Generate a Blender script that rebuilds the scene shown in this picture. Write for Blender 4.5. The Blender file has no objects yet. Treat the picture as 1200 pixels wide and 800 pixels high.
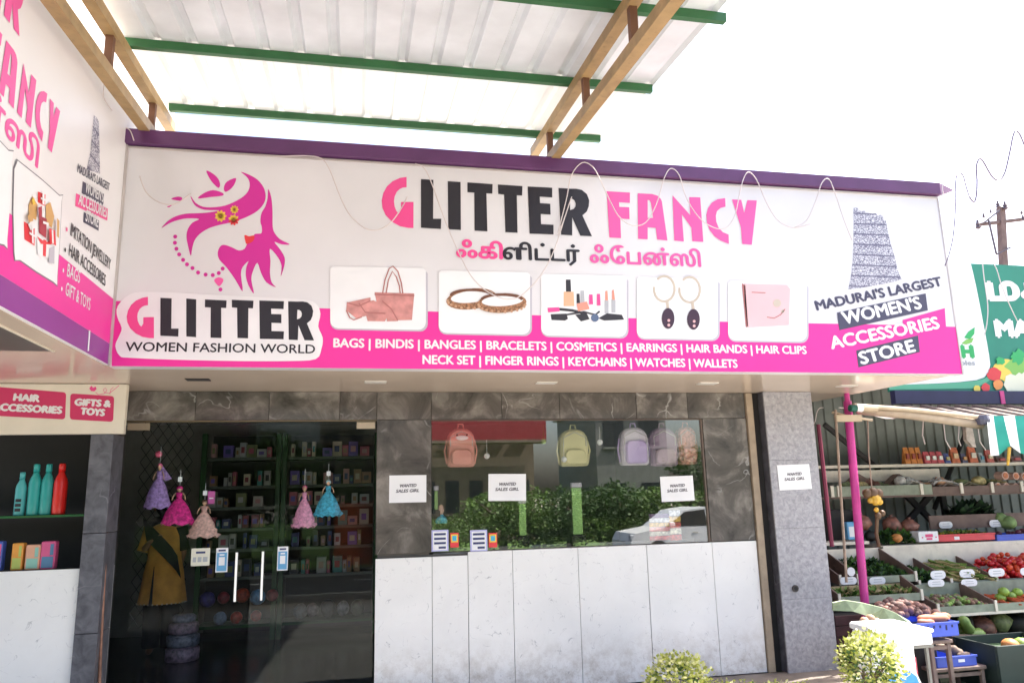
import bpy, bmesh, math, random
from mathutils import Vector, Matrix
from math import radians, sin, cos, pi
random.seed(7)
SC = bpy.context.scene
COL = SC.collection
# ------------------------------------------------------------------ camera
CAMLOC = Vector((0, 0, 1.6))
YAW, PIT, ROL, FPX = radians(11.77), radians(11.47), radians(-1.41), 886.0
_f = Vector((sin(YAW), cos(YAW), 0)); _r = Vector((cos(YAW), -sin(YAW), 0)); _u = Vector((0, 0, 1))
_f2 = _f*cos(PIT)+_u*sin(PIT); _u2 = _u*cos(PIT)-_f*sin(PIT)
CR = _r*cos(ROL)+_u2*sin(ROL); CU = _u2*cos(ROL)-_r*sin(ROL); CF = _f2
cam = bpy.data.cameras.new('camera')
cam.sensor_width = 36; cam.lens = FPX/1200*36; cam.clip_end = 3000; cam.clip_start = .05
co = bpy.data.objects.new('camera', cam); COL.objects.link(co)
m3 = Matrix((CR, CU, -CF)).transposed()
co.matrix_world = Matrix.Translation(CAMLOC) @ m3.to_4x4()
SC.camera = co
# ------------------------------------------------------------------ sky, sun, exposure
SUN_EL, SUN_AZ = 56.0, 74.0      # azimuth measured clockwise from +Y (into the shop) towards +X (right)
w = bpy.data.worlds.new('World'); SC.world = w; w.use_nodes = True
wn = w.node_tree.nodes; wl = w.node_tree.links
sky = wn.new('ShaderNodeTexSky'); sky.sky_type = 'NISHITA'; sky.sun_disc = False
sky.sun_elevation = radians(SUN_EL); sky.sun_rotation = radians(SUN_AZ)
sky.air_density = 1.0; sky.dust_density = 5.0; sky.ozone_density = 1.0
wl.new(sky.outputs[0], wn['Background'].inputs[0]); wn['Background'].inputs[1].default_value = 0.15
sd = bpy.data.lights.new('sun', 'SUN'); sd.energy = 4.0; sd.angle = radians(.55); sd.color = (1, .95, .86)
so = bpy.data.objects.new('sun', sd); COL.objects.link(so)
_d = Vector((sin(radians(SUN_AZ))*cos(radians(SUN_EL)), cos(radians(SUN_AZ))*cos(radians(SUN_EL)), sin(radians(SUN_EL))))
so.rotation_euler = _d.to_track_quat('Z', 'Y').to_euler(); so.location = (20, 5, 30)
SC.view_settings.view_transform = 'Standard'; SC.view_settings.look = 'None'
SC.view_settings.exposure = 1.88; SC.view_settings.gamma = 1
SC.cycles.max_bounces = 8; SC.cycles.transparent_max_bounces = 12
SC.cycles.use_denoising = True
SC.cycles.sample_clamp_indirect = 6
# ------------------------------------------------------------------ survey: photograph pixel -> point on a real plane
def ray(px, py): return CR*((px-600)/FPX) - CU*((py-400)/FPX) + CF
def aY(px, py, Y): d = ray(px, py); return CAMLOC + d*(Y/d.y)
def aX(px, py, X): d = ray(px, py); return CAMLOC + d*(X/d.x)
def aZ(px, py, Z): d = ray(px, py); return CAMLOC + d*((Z-1.6)/d.z)
# ------------------------------------------------------------------ mesh builder
class MB:
    def __init__(s): s.v = []; s.f = []; s.mi = []; s.cur = 0
    def add(s, vs, fs):
        b = len(s.v); s.v += [Vector(v) for v in vs]
        for f in fs: s.f.append([b+i for i in f]); s.mi.append(s.cur)
        return s
    def box(s, x0, y0, z0, x1, y1, z1):
        x0, x1 = sorted((x0, x1)); y0, y1 = sorted((y0, y1)); z0, z1 = sorted((z0, z1))
        return s.add([(x0,y0,z0),(x1,y0,z0),(x1,y1,z0),(x0,y1,z0),(x0,y0,z1),(x1,y0,z1),(x1,y1,z1),(x0,y1,z1)],
                     [(0,3,2,1),(4,5,6,7),(0,1,5,4),(1,2,6,5),(2,3,7,6),(3,0,4,7)])
    def bbox(s, x0, y0, z0, x1, y1, z1, b=.006):      # box with chamfered vertical + top edges
        x0, x1 = sorted((x0, x1)); y0, y1 = sorted((y0, y1)); z0, z1 = sorted((z0, z1))
        b = min(b, (x1-x0)*.3, (y1-y0)*.3, (z1-z0)*.3)
        def ring(z, i): 
            X0, X1, Y0, Y1 = x0+i, x1-i, y0+i, y1-i
            return [(X0+b,Y0,z),(X1-b,Y0,z),(X1,Y0+b,z),(X1,Y1-b,z),(X1-b,Y1,z),(X0+b,Y1,z),(X0,Y1-b,z),(X0,Y0+b,z)]
        R = [ring(z0, b*.9), ring(z0+b, 0), ring(z1-b, 0), ring(z1, b*.9)]
        vs = sum(R, []); fs = [tuple(range(7, -1, -1)), tuple(range(24, 32))]
        for k in range(3):
            for i in range(8): j = (i+1) % 8; fs.append((k*8+i, k*8+j, k*8+8+j, k*8+8+i))
        return s.add(vs, fs)
    def beam(s, a, b, w, h, up=(0,0,1)):
        a = Vector(a); b = Vector(b); d = (b-a).normalized(); sd = d.cross(Vector(up)).normalized(); u = sd.cross(d)
        vs = []
        for p in (a, b):
            for (i, j) in ((-1,-1),(1,-1),(1,1),(-1,1)): vs.append(p+sd*(i*w/2)+u*(j*h/2))
        return s.add(vs, [(0,1,2,3),(7,6,5,4),(0,4,5,1),(1,5,6,2),(2,6,7,3),(3,7,4,0)])
    def tube(s, pts, r, n=6, cap=True):
        pts = [Vector(p) for p in pts]; rs = r if isinstance(r, (list, tuple)) else [r]*len(pts)
        vs = []; fs = []; up = Vector((0, 0, 1)); prev = None
        for i, p in enumerate(pts):
            t = (pts[min(i+1, len(pts)-1)]-pts[max(i-1, 0)]).normalized()
            if prev is None:
                a = t.cross(up) if abs(t.z) < .95 else t.cross(Vector((1, 0, 0)))
            else: a = prev - t*prev.dot(t)
            if a.length < 1e-6: a = t.orthogonal()
            a.normalize(); prev = a; b = t.cross(a)
            for k in range(n): vs.append(p+(a*cos(2*pi*k/n)+b*sin(2*pi*k/n))*rs[i])
        for i in range(len(pts)-1):
            for k in range(n): j = (k+1) % n; fs.append((i*n+k, i*n+j, i*n+n+j, i*n+n+k))
        if cap: fs.append(tuple(range(n-1, -1, -1))); fs.append(tuple(range((len(pts)-1)*n, len(pts)*n)))
        return s.add(vs, fs)
    def lathe(s, prof, c=(0,0,0), n=12, sx=1, sy=1):
        c = Vector(c); vs = []; fs = []
        for (r, z) in prof:
            for k in range(n): vs.append(c+Vector((r*sx*cos(2*pi*k/n), r*sy*sin(2*pi*k/n), z)))
        for i in range(len(prof)-1):
            for k in range(n): j = (k+1) % n; fs.append((i*n+k, i*n+j, i*n+n+j, i*n+n+k))
        fs.append(tuple(range(n-1, -1, -1))); fs.append(tuple(range((len(prof)-1)*n, len(prof)*n)))
        return s.add(vs, fs)
    def blob(s, c, rx, ry, rz, n=8, m=5, jit=0, rot=None):
        c = Vector(c); vs = [Vector((0, 0, -rz))]; fs = []
        for i in range(1, m):
            t = -pi/2+pi*i/m
            for k in range(n):
                a = 2*pi*k/n; q = 1+random.uniform(-jit, jit)
                vs.append(Vector((rx*cos(t)*cos(a)*q, ry*cos(t)*sin(a)*q, rz*sin(t)*q)))
        vs.append(Vector((0, 0, rz)))
        if rot: vs = [rot @ v for v in vs]
        vs = [v+c for v in vs]
        for k in range(n):
            j = (k+1) % n; fs.append((0, 1+j, 1+k)); L = len(vs)-1; o = 1+(m-2)*n; fs.append((L, o+k, o+j))
        for i in range(m-2):
            for k in range(n): j = (k+1) % n; o = 1+i*n; fs.append((o+k, o+j, o+n+j, o+n+k))
        return s.add(vs, fs)
    def prism(s, pts, d):     # planar polygon extruded by vector d (front face + sides + back)
        n = len(pts); d = Vector(d); pts = [Vector(p) for p in pts]
        s.add(pts+[p+d for p in pts], [tuple(range(n)), tuple(range(2*n-1, n-1, -1))]+[(i, i+n, (i+1) % n+n, (i+1) % n) for i in range(n)])
        return s
    def poly(s, pts): return s.add(pts, [tuple(range(len(pts)))])
    def mesh(s, name, org=Vector((0,0,0)), smooth=False, normals=True):
        me = bpy.data.meshes.new(name); me.from_pydata([tuple(v-org) for v in s.v], [], s.f)
        for p, i in zip(me.polygons, s.mi): p.material_index = i; p.use_smooth = smooth
        if normals or any(len(f) > 4 for f in s.f):
            bm = bmesh.new(); bm.from_mesh(me)
            if normals: bmesh.ops.recalc_face_normals(bm, faces=bm.faces)
            ng = [f for f in bm.faces if len(f.verts) > 4]
            if ng: bmesh.ops.triangulate(bm, faces=ng)
            bm.to_mesh(me); bm.free()
        me.update(); return me
def worldloc(o):
    p = Vector((0,0,0))
    while o is not None: p += o.location; o = o.parent
    return p
def obj(name, mb, mats, parent=None, smooth=False, loc=None, label=None, normals=True):
    org = worldloc(parent) if parent else Vector((0,0,0))
    l = Vector(loc) if loc is not None else Vector((0,0,0))
    me = mb if isinstance(mb, bpy.types.Mesh) else mb.mesh(name, org+l, smooth, normals)
    if not me.materials:
        for m in (mats if isinstance(mats, (list, tuple)) else [mats]): me.materials.append(m)
    o = bpy.data.objects.new(name, me); COL.objects.link(o); o.location = l
    if parent: o.parent = parent
    if label: o['label'] = label
    return o
def thing(name, label, cat, loc=(0,0,0), rz=0, group=None):
    o = bpy.data.objects.new(name, None); COL.objects.link(o); o.location = loc; o.rotation_euler = (0,0,rz)
    o.empty_display_size = .1
    o['label'] = label; o['category'] = cat
    if group: o['group'] = group
    return o
def tag(o, label, cat, group=None):
    o['label'] = label; o['category'] = cat
    if group: o['group'] = group
    return o
def solo(name, mb, mats, label, cat, group=None, smooth=False):
    c = Vector((0,0,0)); n = len(mb.v)
    for v in mb.v: c += v
    c /= n; c.z = min(v.z for v in mb.v)
    return tag(obj(name, mb, mats, None, smooth, loc=c), label, cat, group)
def struct(name, mb, mats, parent=None, kind='structure'):
    o = obj(name, mb, mats, parent)
    if not parent: o['kind'] = kind
    return o
def dup(r, loc, rz=None, label=None, group=None):
    c = r.copy(); COL.objects.link(c); c.location = loc
    if rz is not None: c.rotation_euler = (0,0,rz)
    if label: c['label'] = label
    if group: c['group'] = group
    for ch in list(r.children):
        d = ch.copy(); COL.objects.link(d); d.parent = c
        for g in list(ch.children):
            e = g.copy(); COL.objects.link(e); e.parent = d
    return c
# ------------------------------------------------------------------ materials
def srgb(h):
    h = h.lstrip('#'); c = [int(h[i:i+2], 16)/255 for i in (0, 2, 4)]
    return tuple((x/12.92 if x <= .04045 else ((x+.055)/1.055)**2.4) for x in c)
MC = {}
def M(key, color, rough=.6, metal=0, var=.12, scale=6.0, bump=0.0, bscale=60, spec=.5, ramp=None, emit=None, trans=0, wear=0):
    if key in MC: return MC[key]
    m = bpy.data.materials.new(key); m.use_nodes = True; N = m.node_tree.nodes; L = m.node_tree.links
    b = N['Principled BSDF']; b.inputs['Roughness'].default_value = rough; b.inputs['Metallic'].default_value = metal
    b.inputs['Specular IOR Level'].default_value = spec
    if isinstance(color, str): color = srgb(color)
    g = N.new('ShaderNodeNewGeometry')
    n = N.new('ShaderNodeTexNoise'); n.inputs['Scale'].default_value = scale; n.inputs['Detail'].default_value = 5
    L.new(g.outputs['Position'], n.inputs['Vector'])
    mr = N.new('ShaderNodeMapRange'); mr.inputs[1].default_value = .3; mr.inputs[2].default_value = .7
    mr.inputs[3].default_value = 1-var; mr.inputs[4].default_value = 1+var*.6
    L.new(n.outputs['Fac'], mr.inputs[0])
    mx = N.new('ShaderNodeMix'); mx.data_type = 'RGBA'; mx.blend_type = 'MULTIPLY'; mx.inputs[0].default_value = 1
    mx.inputs[6].default_value = (*color, 1); L.new(mr.outputs[0], mx.inputs[7])
    out = mx.outputs[2]
    if wear:
        n2 = N.new('ShaderNodeTexNoise'); n2.inputs['Scale'].default_value = scale*3.1; n2.inputs['Detail'].default_value = 8; n2.inputs['Roughness'].default_value = .7
        L.new(g.outputs['Position'], n2.inputs['Vector'])
        r2 = N.new('ShaderNodeMapRange'); r2.inputs[1].default_value = .56; r2.inputs[2].default_value = .7; r2.inputs[4].default_value = wear
        L.new(n2.outputs['Fac'], r2.inputs[0])
        mz = N.new('ShaderNodeMix'); mz.data_type = 'RGBA'; L.new(r2.outputs[0], mz.inputs[0]); L.new(out, mz.inputs[6])
        mz.inputs[7].default_value = (.09, .06, .04, 1); out = mz.outputs[2]
    L.new(out, b.inputs['Base Color'])
    if bump:
        n3 = N.new('ShaderNodeTexNoise'); n3.inputs['Scale'].default_value = bscale; n3.inputs['Detail'].default_value = 4
        L.new(g.outputs['Position'], n3.inputs['Vector'])
        bp = N.new('ShaderNodeBump'); bp.inputs['Strength'].default_value = bump; bp.inputs['Distance'].default_value = .01
        L.new(n3.outputs['Fac'], bp.inputs['Height']); L.new(bp.outputs[0], b.inputs['Normal'])
    if emit: b.inputs['Emission Color'].default_value = (*emit[0], 1); b.inputs['Emission Strength'].default_value = emit[1]
    if trans:
        t = N.new('ShaderNodeBsdfTranslucent'); L.new(out, t.inputs[0])
        ms = N.new('ShaderNodeMixShader'); ms.inputs[0].default_value = trans
        L.new(b.outputs[0], ms.inputs[1]); L.new(t.outputs[0], ms.inputs[2]); L.new(ms.outputs[0], N['Material Output'].inputs[0])
    MC[key] = m; return m
def stone(key, c0, c1, vein, veinw=.02, scale=2.5, vscale=1.6, rough=.25, per=1.0, c2=None, veinmax=.45, dirt=False):
    """polished stone tile: cloudy body, thin vein lines, each tile cut from another place of the slab"""
    m = bpy.data.materials.new(key); m.use_nodes = True; N = m.node_tree.nodes; L = m.node_tree.links
    b = N['Principled BSDF']; b.inputs['Roughness'].default_value = rough
    g = N.new('ShaderNodeNewGeometry'); oi = N.new('ShaderNodeObjectInfo')
    mu = N.new('ShaderNodeVectorMath'); mu.operation = 'MULTIPLY_ADD'
    cmb = N.new('ShaderNodeCombineXYZ'); L.new(oi.outputs['Random'], cmb.inputs[0]); L.new(oi.outputs['Random'], cmb.inputs[2])
    L.new(cmb.outputs[0], mu.inputs[0]); mu.inputs[1].default_value = (7*per, 3, 11*per); L.new(g.outputs['Position'], mu.inputs[2])
    n = N.new('ShaderNodeTexNoise'); n.inputs['Scale'].default_value = scale; n.inputs['Detail'].default_value = 9; n.inputs['Roughness'].default_value = .62
    n.inputs['Distortion'].default_value = .6; L.new(mu.outputs[0], n.inputs['Vector'])
    r = N.new('ShaderNodeValToRGB'); L.new(n.outputs['Fac'], r.inputs[0])
    r.color_ramp.elements[0].position = .32; r.color_ramp.elements[0].color = (*c0, 1)
    r.color_ramp.elements[1].position = .68; r.color_ramp.elements[1].color = (*c1, 1)
    if c2: e = r.color_ramp.elements.new(.5); e.color = (*c2, 1)
    wv = N.new('ShaderNodeTexNoise'); wv.inputs['Scale'].default_value = vscale; wv.inputs['Detail'].default_value = 3.5; wv.inputs['Distortion'].default_value = 1.4
    L.new(mu.outputs[0], wv.inputs['Vector'])
    s = N.new('ShaderNodeMath'); s.operation = 'SUBTRACT'; s.inputs[1].default_value = .5; L.new(wv.outputs['Fac'], s.inputs[0])
    a = N.new('ShaderNodeMath'); a.operation = 'ABSOLUTE'; L.new(s.outputs[0], a.inputs[0])
    mr = N.new('ShaderNodeMapRange'); mr.inputs[1].default_value = 0; mr.inputs[2].default_value = veinw; mr.inputs[3].default_value = 1; mr.inputs[4].default_value = 0
    L.new(a.outputs[0], mr.inputs[0])
    n4 = N.new('ShaderNodeTexNoise'); n4.inputs['Scale'].default_value = vscale*2.7; L.new(mu.outputs[0], n4.inputs['Vector'])
    m4 = N.new('ShaderNodeMapRange'); m4.inputs[1].default_value = .5; m4.inputs[2].default_value = .66; L.new(n4.outputs['Fac'], m4.inputs[0])
    ml = N.new('ShaderNodeMath'); ml.operation = 'MULTIPLY'; m4.inputs[4].default_value = veinmax; L.new(mr.outputs[0], ml.inputs[0]); L.new(m4.outputs[0], ml.inputs[1])
    mx = N.new('ShaderNodeMix'); mx.data_type = 'RGBA'; L.new(ml.outputs[0], mx.inputs[0]); L.new(r.outputs[0], mx.inputs[6]); mx.inputs[7].default_value = (*vein, 1)
    out = mx.outputs[2]
    if dirt:      # splashed earth near the floor
        sp = N.new('ShaderNodeSeparateXYZ'); L.new(g.outputs['Position'], sp.inputs[0])
        hz = N.new('ShaderNodeMapRange'); hz.inputs[1].default_value = .45; hz.inputs[2].default_value = 0; L.new(sp.outputs[2], hz.inputs[0])
        dn = N.new('ShaderNodeTexNoise'); dn.inputs['Scale'].default_value = 9; dn.inputs['Detail'].default_value = 9; dn.inputs['Roughness'].default_value = .75; L.new(g.outputs['Position'], dn.inputs['Vector'])
        ds = N.new('ShaderNodeMapRange'); ds.inputs[1].default_value = .42; ds.inputs[2].default_value = .75; L.new(dn.outputs['Fac'], ds.inputs[0])
        dm = N.new('ShaderNodeMath'); dm.operation = 'MULTIPLY'; L.new(hz.outputs[0], dm.inputs[0]); L.new(ds.outputs[0], dm.inputs[1])
        dx = N.new('ShaderNodeMix'); dx.data_type = 'RGBA'; L.new(dm.outputs[0], dx.inputs[0]); L.new(out, dx.inputs[6]); dx.inputs[7].default_value = (.30,.23,.17,1); out = dx.outputs[2]
    L.new(out, b.inputs['Base Color'])
    return m
def glass(key, fac, tint=(.9,.95,.93), refl=(1,1,1), rough=0.0):
    m = bpy.data.materials.new(key); m.use_nodes = True; N = m.node_tree.nodes; L = m.node_tree.links
    N.remove(N['Principled BSDF'])
    t = N.new('ShaderNodeBsdfTransparent'); t.inputs[0].default_value = (*tint, 1)
    g = N.new('ShaderNodeBsdfGlossy'); g.inputs['Roughness'].default_value = rough; g.inputs['Color'].default_value = (*refl, 1)
    lw = N.new('ShaderNodeFresnel'); lw.inputs[0].default_value = 1.45
    ad = N.new('ShaderNodeMath'); ad.operation = 'ADD'; ad.use_clamp = True; ad.inputs[1].default_value = fac; L.new(lw.outputs[0], ad.inputs[0])
    gg = N.new('ShaderNodeNewGeometry'); iv = N.new('ShaderNodeMath'); iv.operation = 'SUBTRACT'; iv.inputs[0].default_value = 1; L.new(gg.outputs['Backfacing'], iv.inputs[1])
    fm = N.new('ShaderNodeMath'); fm.operation = 'MULTIPLY'; L.new(ad.outputs[0], fm.inputs[0]); L.new(iv.outputs[0], fm.inputs[1])
    ms = N.new('ShaderNodeMixShader'); L.new(fm.outputs[0], ms.inputs[0])
    L.new(t.outputs[0], ms.inputs[1]); L.new(g.outputs[0], ms.inputs[2]); L.new(ms.outputs[0], N['Material Output'].inputs[0])
    return m
def ink(key, c): return M(key, c, rough=.45, var=.05, scale=3)
GRANITE = stone('dark granite tile', (.042,.038,.035), (.27,.245,.22), (.55,.54,.52), .013, 3.0, 1.5, .2, c2=(.11,.098,.088), veinmax=.5)
GRANITE2 = stone('grey pillar granite', (.23,.225,.245), (.42,.41,.435), (.55,.54,.55), .006, 26, 5, .5)
GRANITE3 = stone('blue grey column granite', (.05,.05,.062), (.15,.148,.17), (.45,.44,.48), .008, 9, 1.3, .45)
MARBLE = stone('white marble tile', (.79,.78,.77), (.85,.84,.825), (.36,.36,.38), .008, 2.2, 5.5, .18, veinmax=.9, dirt=True)
FLEX = M('white flex sheet', (.71,.685,.70), .34, var=.06, scale=1.1, bump=.35, bscale=2.3)
FLEX2 = M('white flex sheet side', (.80,.775,.78), .38, var=.035, scale=1.6, bump=.12, bscale=3)
PINK = M('pink print', (.78,.028,.305), .40, var=.05, scale=1.5, bump=.08, bscale=3)
PURPLE = M('purple print', (.24,.032,.245), .4, var=.08, scale=2)
INKP = ink('magenta lettering', (.82,.07,.28)); INKF = ink('rose lettering', (.83,.10,.36))
INKK = ink('black lettering', (.018,.015,.022)); INKW = ink('white lettering', (.80,.78,.79))
INKG = ink('magenta logo ink', (.62,.02,.30)); INKR = ink('red print', (.72,.04,.05)); INKY = ink('yellow print', (.82,.55,.06))
SLATE = ink('slate print box', (.06,.055,.10))
CARDM = ink('white card print', (.82,.81,.82)); SHADE = ink('grey card edge print', (.50,.47,.53))
TRIM = M('purple painted trim', (.105,.03,.115), .45, var=.15, scale=5)
SOFF = M('beige soffit panel', (.60,.485,.385), .16, var=.07, scale=1.2)
CREAM = M('cream sign panel', (.76,.69,.57), .4, var=.05)
OCHRE = M('ochre painted steel', (.36,.235,.10), .55, var=.22, scale=9, wear=.45)
RUST = M('brown steel strut', (.16,.07,.035), .7, var=.2)
GREENP = M('green painted purlin', (.022,.12,.035), .5, var=.15, wear=.2)
SHEET = M('galvanised roof sheet', (.74,.76,.77), .42, metal=.2, var=.14, scale=2.5, trans=.15)
TANP = M('tan painted strip', (.36,.28,.20), .6, var=.2, scale=8, wear=.25)
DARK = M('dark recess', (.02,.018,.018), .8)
STEEL = M('brushed steel', (.75,.74,.72), .22, metal=1, var=.05)
WIRE2 = M('lilac grey cable', (.22,.17,.23), .5, var=.1)
WIRE = M('pale plastic cable', (.66,.58,.56), .5, var=.1)
PAPER = M('white paper', (.80,.80,.82), .8, var=.03)
DGREEN = M('dark green shelf steel', (.018,.085,.02), .45, var=.2)
CONC = M('pale concrete paving', (.45,.43,.40), .9, var=.18, scale=1.5, bump=.3, bscale=25)
GROUND = M('dusty ground', (.34,.30,.25), .95, var=.25, scale=.8, bump=.4, bscale=12)
ASPH = M('asphalt', (.06,.06,.06), .9, var=.2, scale=2, bump=.3, bscale=60)
# ------------------------------------------------------------------ flat print helpers
def cr(pts, n=4):      # closed smooth curve through points
    out = []; L = len(pts)
    for i in range(L):
        p0, p1, p2, p3 = (Vector(pts[(i+k-1) % L]) for k in range(4))
        for j in range(n):
            t = j/n; out.append(.5*((2*p1)+(p2-p0)*t+(2*p0-5*p1+4*p2-p3)*t*t+(3*p1-p0-3*p2+p3)*t**3))
    return [tuple(p) for p in out]
def crop(x0, y0, s, pts): return [(x0+a/s, y0+b/s) for a, b in pts]
SY = 5.385                              # plane of the main signboard
def SP(p, k=1): q = aY(p[0], p[1], SY); q.y = SY-.0016*k; return q
SX = -1.62                              # plane of the side signboard
def XP(p, k=1): q = aX(p[0], p[1], SX); q.x = SX+.0016*k; return q
def flat(name, polys, mat, parent, k=1, P=SP, label=None):
    mb = MB()
    for pl in polys: mb.poly([P(p, k) for p in pl])
    return obj(name, mb, mat, parent, label=label, normals=False)
TXC = {}
def text_mesh(body, bold):
    key = (body, bold)
    if key in TXC: return TXC[key]
    c = bpy.data.curves.new('t', 'FONT'); c.body = body; c.size = 1; c.offset = 0; c.resolution_u = 3; c.fill_mode = 'FRONT'
    o = bpy.data.objects.new('t', c); COL.objects.link(o); bpy.context.view_layer.update()
    me = bpy.data.meshes.new_from_object(o.evaluated_get(bpy.context.evaluated_depsgraph_get()))
    vs = [Vector(v.co) for v in me.vertices]; fs = [list(p.vertices) for p in me.polygons]
    bpy.data.objects.remove(o); bpy.data.meshes.remove(me); bpy.data.curves.remove(c)
    par = list(range(len(vs)))
    def fd(a):
        while par[a] != a: par[a] = par[par[a]]; a = par[a]
        return a
    for f in fs:
        for i in f[1:]: par[fd(i)] = fd(f[0])
    ids = {}
    isl = [ids.setdefault(fd(i), len(ids)) for i in range(len(vs))]
    TXC[key] = (vs, fs, isl); return TXC[key]
def lettering(body, p0, p1, up, mat, parent, nrm, bold=0, cap=.72, name='lettering', lift=0, step=.00022):
    """p0,p1: world ends of the baseline; up: world vector as tall as a capital; bold: widths of stroke added (m)"""
    vs, fs, isl = text_mesh(body, bool(bold))
    x0 = min(v.x for v in vs); x1 = max(v.x for v in vs)
    base = p1-p0; mb = MB(); nrm = Vector(nrm); L = base.length; U = up.length
    offs = [(0, 0)] if not bold else [(-bold, 0), (0, 0), (bold, 0), (0, bold*.7), (0, -bold*.7)]
    for q, (dx, dy) in enumerate(offs):
        mb.add([p0+base*((v.x-x0)/(x1-x0)+dx/L)+up*(v.y/cap+dy/U)+nrm*(lift+.0008+step*(q+(6*(isl[i] % 4) if max(map(ord, body)) > 1000 else 0))) for i, v in enumerate(vs)], fs)
    return obj(name, mb, mat, parent, normals=False)
def sline(body, b0, b1, capx, mat, parent, bold=.0, k=1, cap=.72):      # a line of print on the main signboard
    p0 = SP(b0, 0); p1 = SP(b1, 0); d = (p1-p0).normalized(); up = Vector((-d.z, 0, d.x))
    h = (SP((b0[0], b0[1]-capx), 0)-p0).length
    return lettering(body, p0, p1, up*h, mat, parent, (0,-1,0), bold, cap, lift=.0016*k)
# unit letters as polygons in their own photographed crops
C3 = lambda pts: crop(440, 190, 5.217, pts)
C4 = lambda pts: crop(660, 200, 5.0, pts)
G_ = [(190,92),(150,98),(105,118),(70,150),(48,190),(38,235),(42,280),(62,325),(100,365),(150,393),(200,403),(232,404),(232,245),(156,245),(156,292),(142,316),(128,300),(117,272),(113,240),(117,212),(130,183),(148,166),(168,157),(190,155)]
LET = {
 'G': [C3(G_)],
 'L': [C3([(278,105),(354,110),(352,347),(402,347),(400,410),(278,402)])],
 'I': [C3([(442,118),(520,123),(522,416),(445,411)])],
 'T': [C3([(562,125),(716,136),(714,194),(678,192),(684,424),(606,420),(604,188),(562,185)])],
 'U': [C3([(748,138),(898,148),(896,206),(864,204),(868,433),(794,429),(786,200),(750,196)])],
 'E': [C3([(930,150),(1080,158),(1080,217),(1004,212),(1006,252),(1068,256),(1070,322),(1010,318),(1012,380),(1088,384),(1088,443),(942,438)])],
 'R': [C4([(-28,103),(40,107),(40,275),(52,275),(52,380),(-13,376)]), C4([(40,107),(75,107),(108,114),(138,138),(152,175),(149,210),(138,240),(112,263),(168,385),(100,382),(52,275),(40,275),(40,232),(60,226),(71,212),(73,194),(66,176),(54,167),(40,165)])],
}
FAN = {
 'F': [C4([(254,122),(390,130),(390,190),(326,186),(328,213),(386,216),(388,285),(334,282),(338,396),(270,392)])],
 'A': [C4([(436,134),(494,137),(494,403),(438,400)]), C4([(494,137),(520,138),(552,148),(570,165),(577,180),(610,410),(550,404),(542,336),(494,333),(494,278),(526,278),(514,190),(506,175),(494,172)])],
 'N': [C4([(640,146),(744,262),(738,156),(802,158),(820,418),(756,414),(750,335),(694,255),(706,416),(650,410)])],
 'C': [C4([(948,162),(905,168),(870,188),(848,220),(838,260),(842,310),(858,350),(885,385),(920,410),(970,430),(968,375),(935,362),(910,335),(896,300),(893,265),(900,238),(920,220),(950,212)])],
 'Y': [C4([(988,170),(1042,172),(1060,248),(1078,174),(1133,176),(1104,435),(1048,430),(1040,330)])],
}
def setbox(name, org, dst, mat, parent, k, P):
    """copy an unit letter into another upright box: dst = (u0, z0, u1, z1) on the plane"""
def wl(polys):      # letter polygons -> metres on the main sign plane (x, z)
    return [[(SP(p, 0).x, SP(p, 0).z) for p in pl] for pl in polys]
# ================================================================== GROUND
mb = MB(); mb.box(-400, -400, -.62, 400, 400, -.40); struct('ground', mb, GROUND)
mb = MB(); mb.box(-60, -2.0, -.4, 60, 5.9, -.34); struct('forecourt_paving', mb, CONC)
mb = MB(); mb.box(-60, -10.5, -.4, 60, -3.2, -.37); struct('road', mb, ASPH)
for yy in (-6.8,):
    mb = MB()
    for i in range(-12, 12): mb.box(i*4, yy-.06, -.37, i*4+2, yy+.06, -.366)
    struct('road_marking', mb, M('road paint', (.7,.7,.68), .8, var=.2))
mb = MB(); mb.box(-60, -3.2, -.4, 60, -3.05, -.25); struct('kerb', mb, M('kerb stone', (.35,.34,.32), .9))
GRASSM = M('lawn green', (.09,.17,.03), .95, var=.4, scale=3, bump=.5, bscale=40)
mb = MB(); mb.box(-60, -60, -.4, 60, -10.6, -.355); struct('grass_verge', mb, GRASSM)
mb = MB(); mb.box(-4.2, 5.7, -.4, 3.72, 10.2, -.004); struct('shop_plinth', mb, M('dark floor stone', (.045,.045,.05), .3, var=.3, scale=5))
mb = MB(); mb.bbox(-1.9, 5.95, -.2, 4.4, 6.58, 0.001, .01); struct('doorstep_ledge', mb, M('brown grey stone ledge', (.20,.165,.14), .6, var=.3, scale=7))
# blue grey crazy paving in front of the pillar
cols = [M('blue slab', (.16,.19,.25), .5), M('pale slab', (.50,.50,.52), .5), M('grey slab', (.30,.31,.34), .5)]
random.seed(3)
yy = 5.2; bed = MB(); bed.box(2.9, 5.15, -.34, 4.75, 5.945, -.062); pv = struct('stone_paving', bed, M('mortar', (.24,.23,.22), .9))
while yy < 5.92:
    xx = 2.95+random.uniform(0, .08)
    while xx < 4.7:
        wd = random.uniform(.12, .24); q = MB(); h = random.uniform(-.055, -.045)
        a = [random.uniform(-.02, .02) for _ in range(4)]
        q.prism([(xx, yy+a[0], -.065), (xx+wd-.012, yy+a[1], -.065), (xx+wd-.012+a[2], yy+.15, -.065), (xx+a[3]*.5, yy+.15, -.065)], (0, 0, .065+h))
        obj('slab', q, random.choice(cols), pv); xx += wd+.012
    yy += .18
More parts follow.
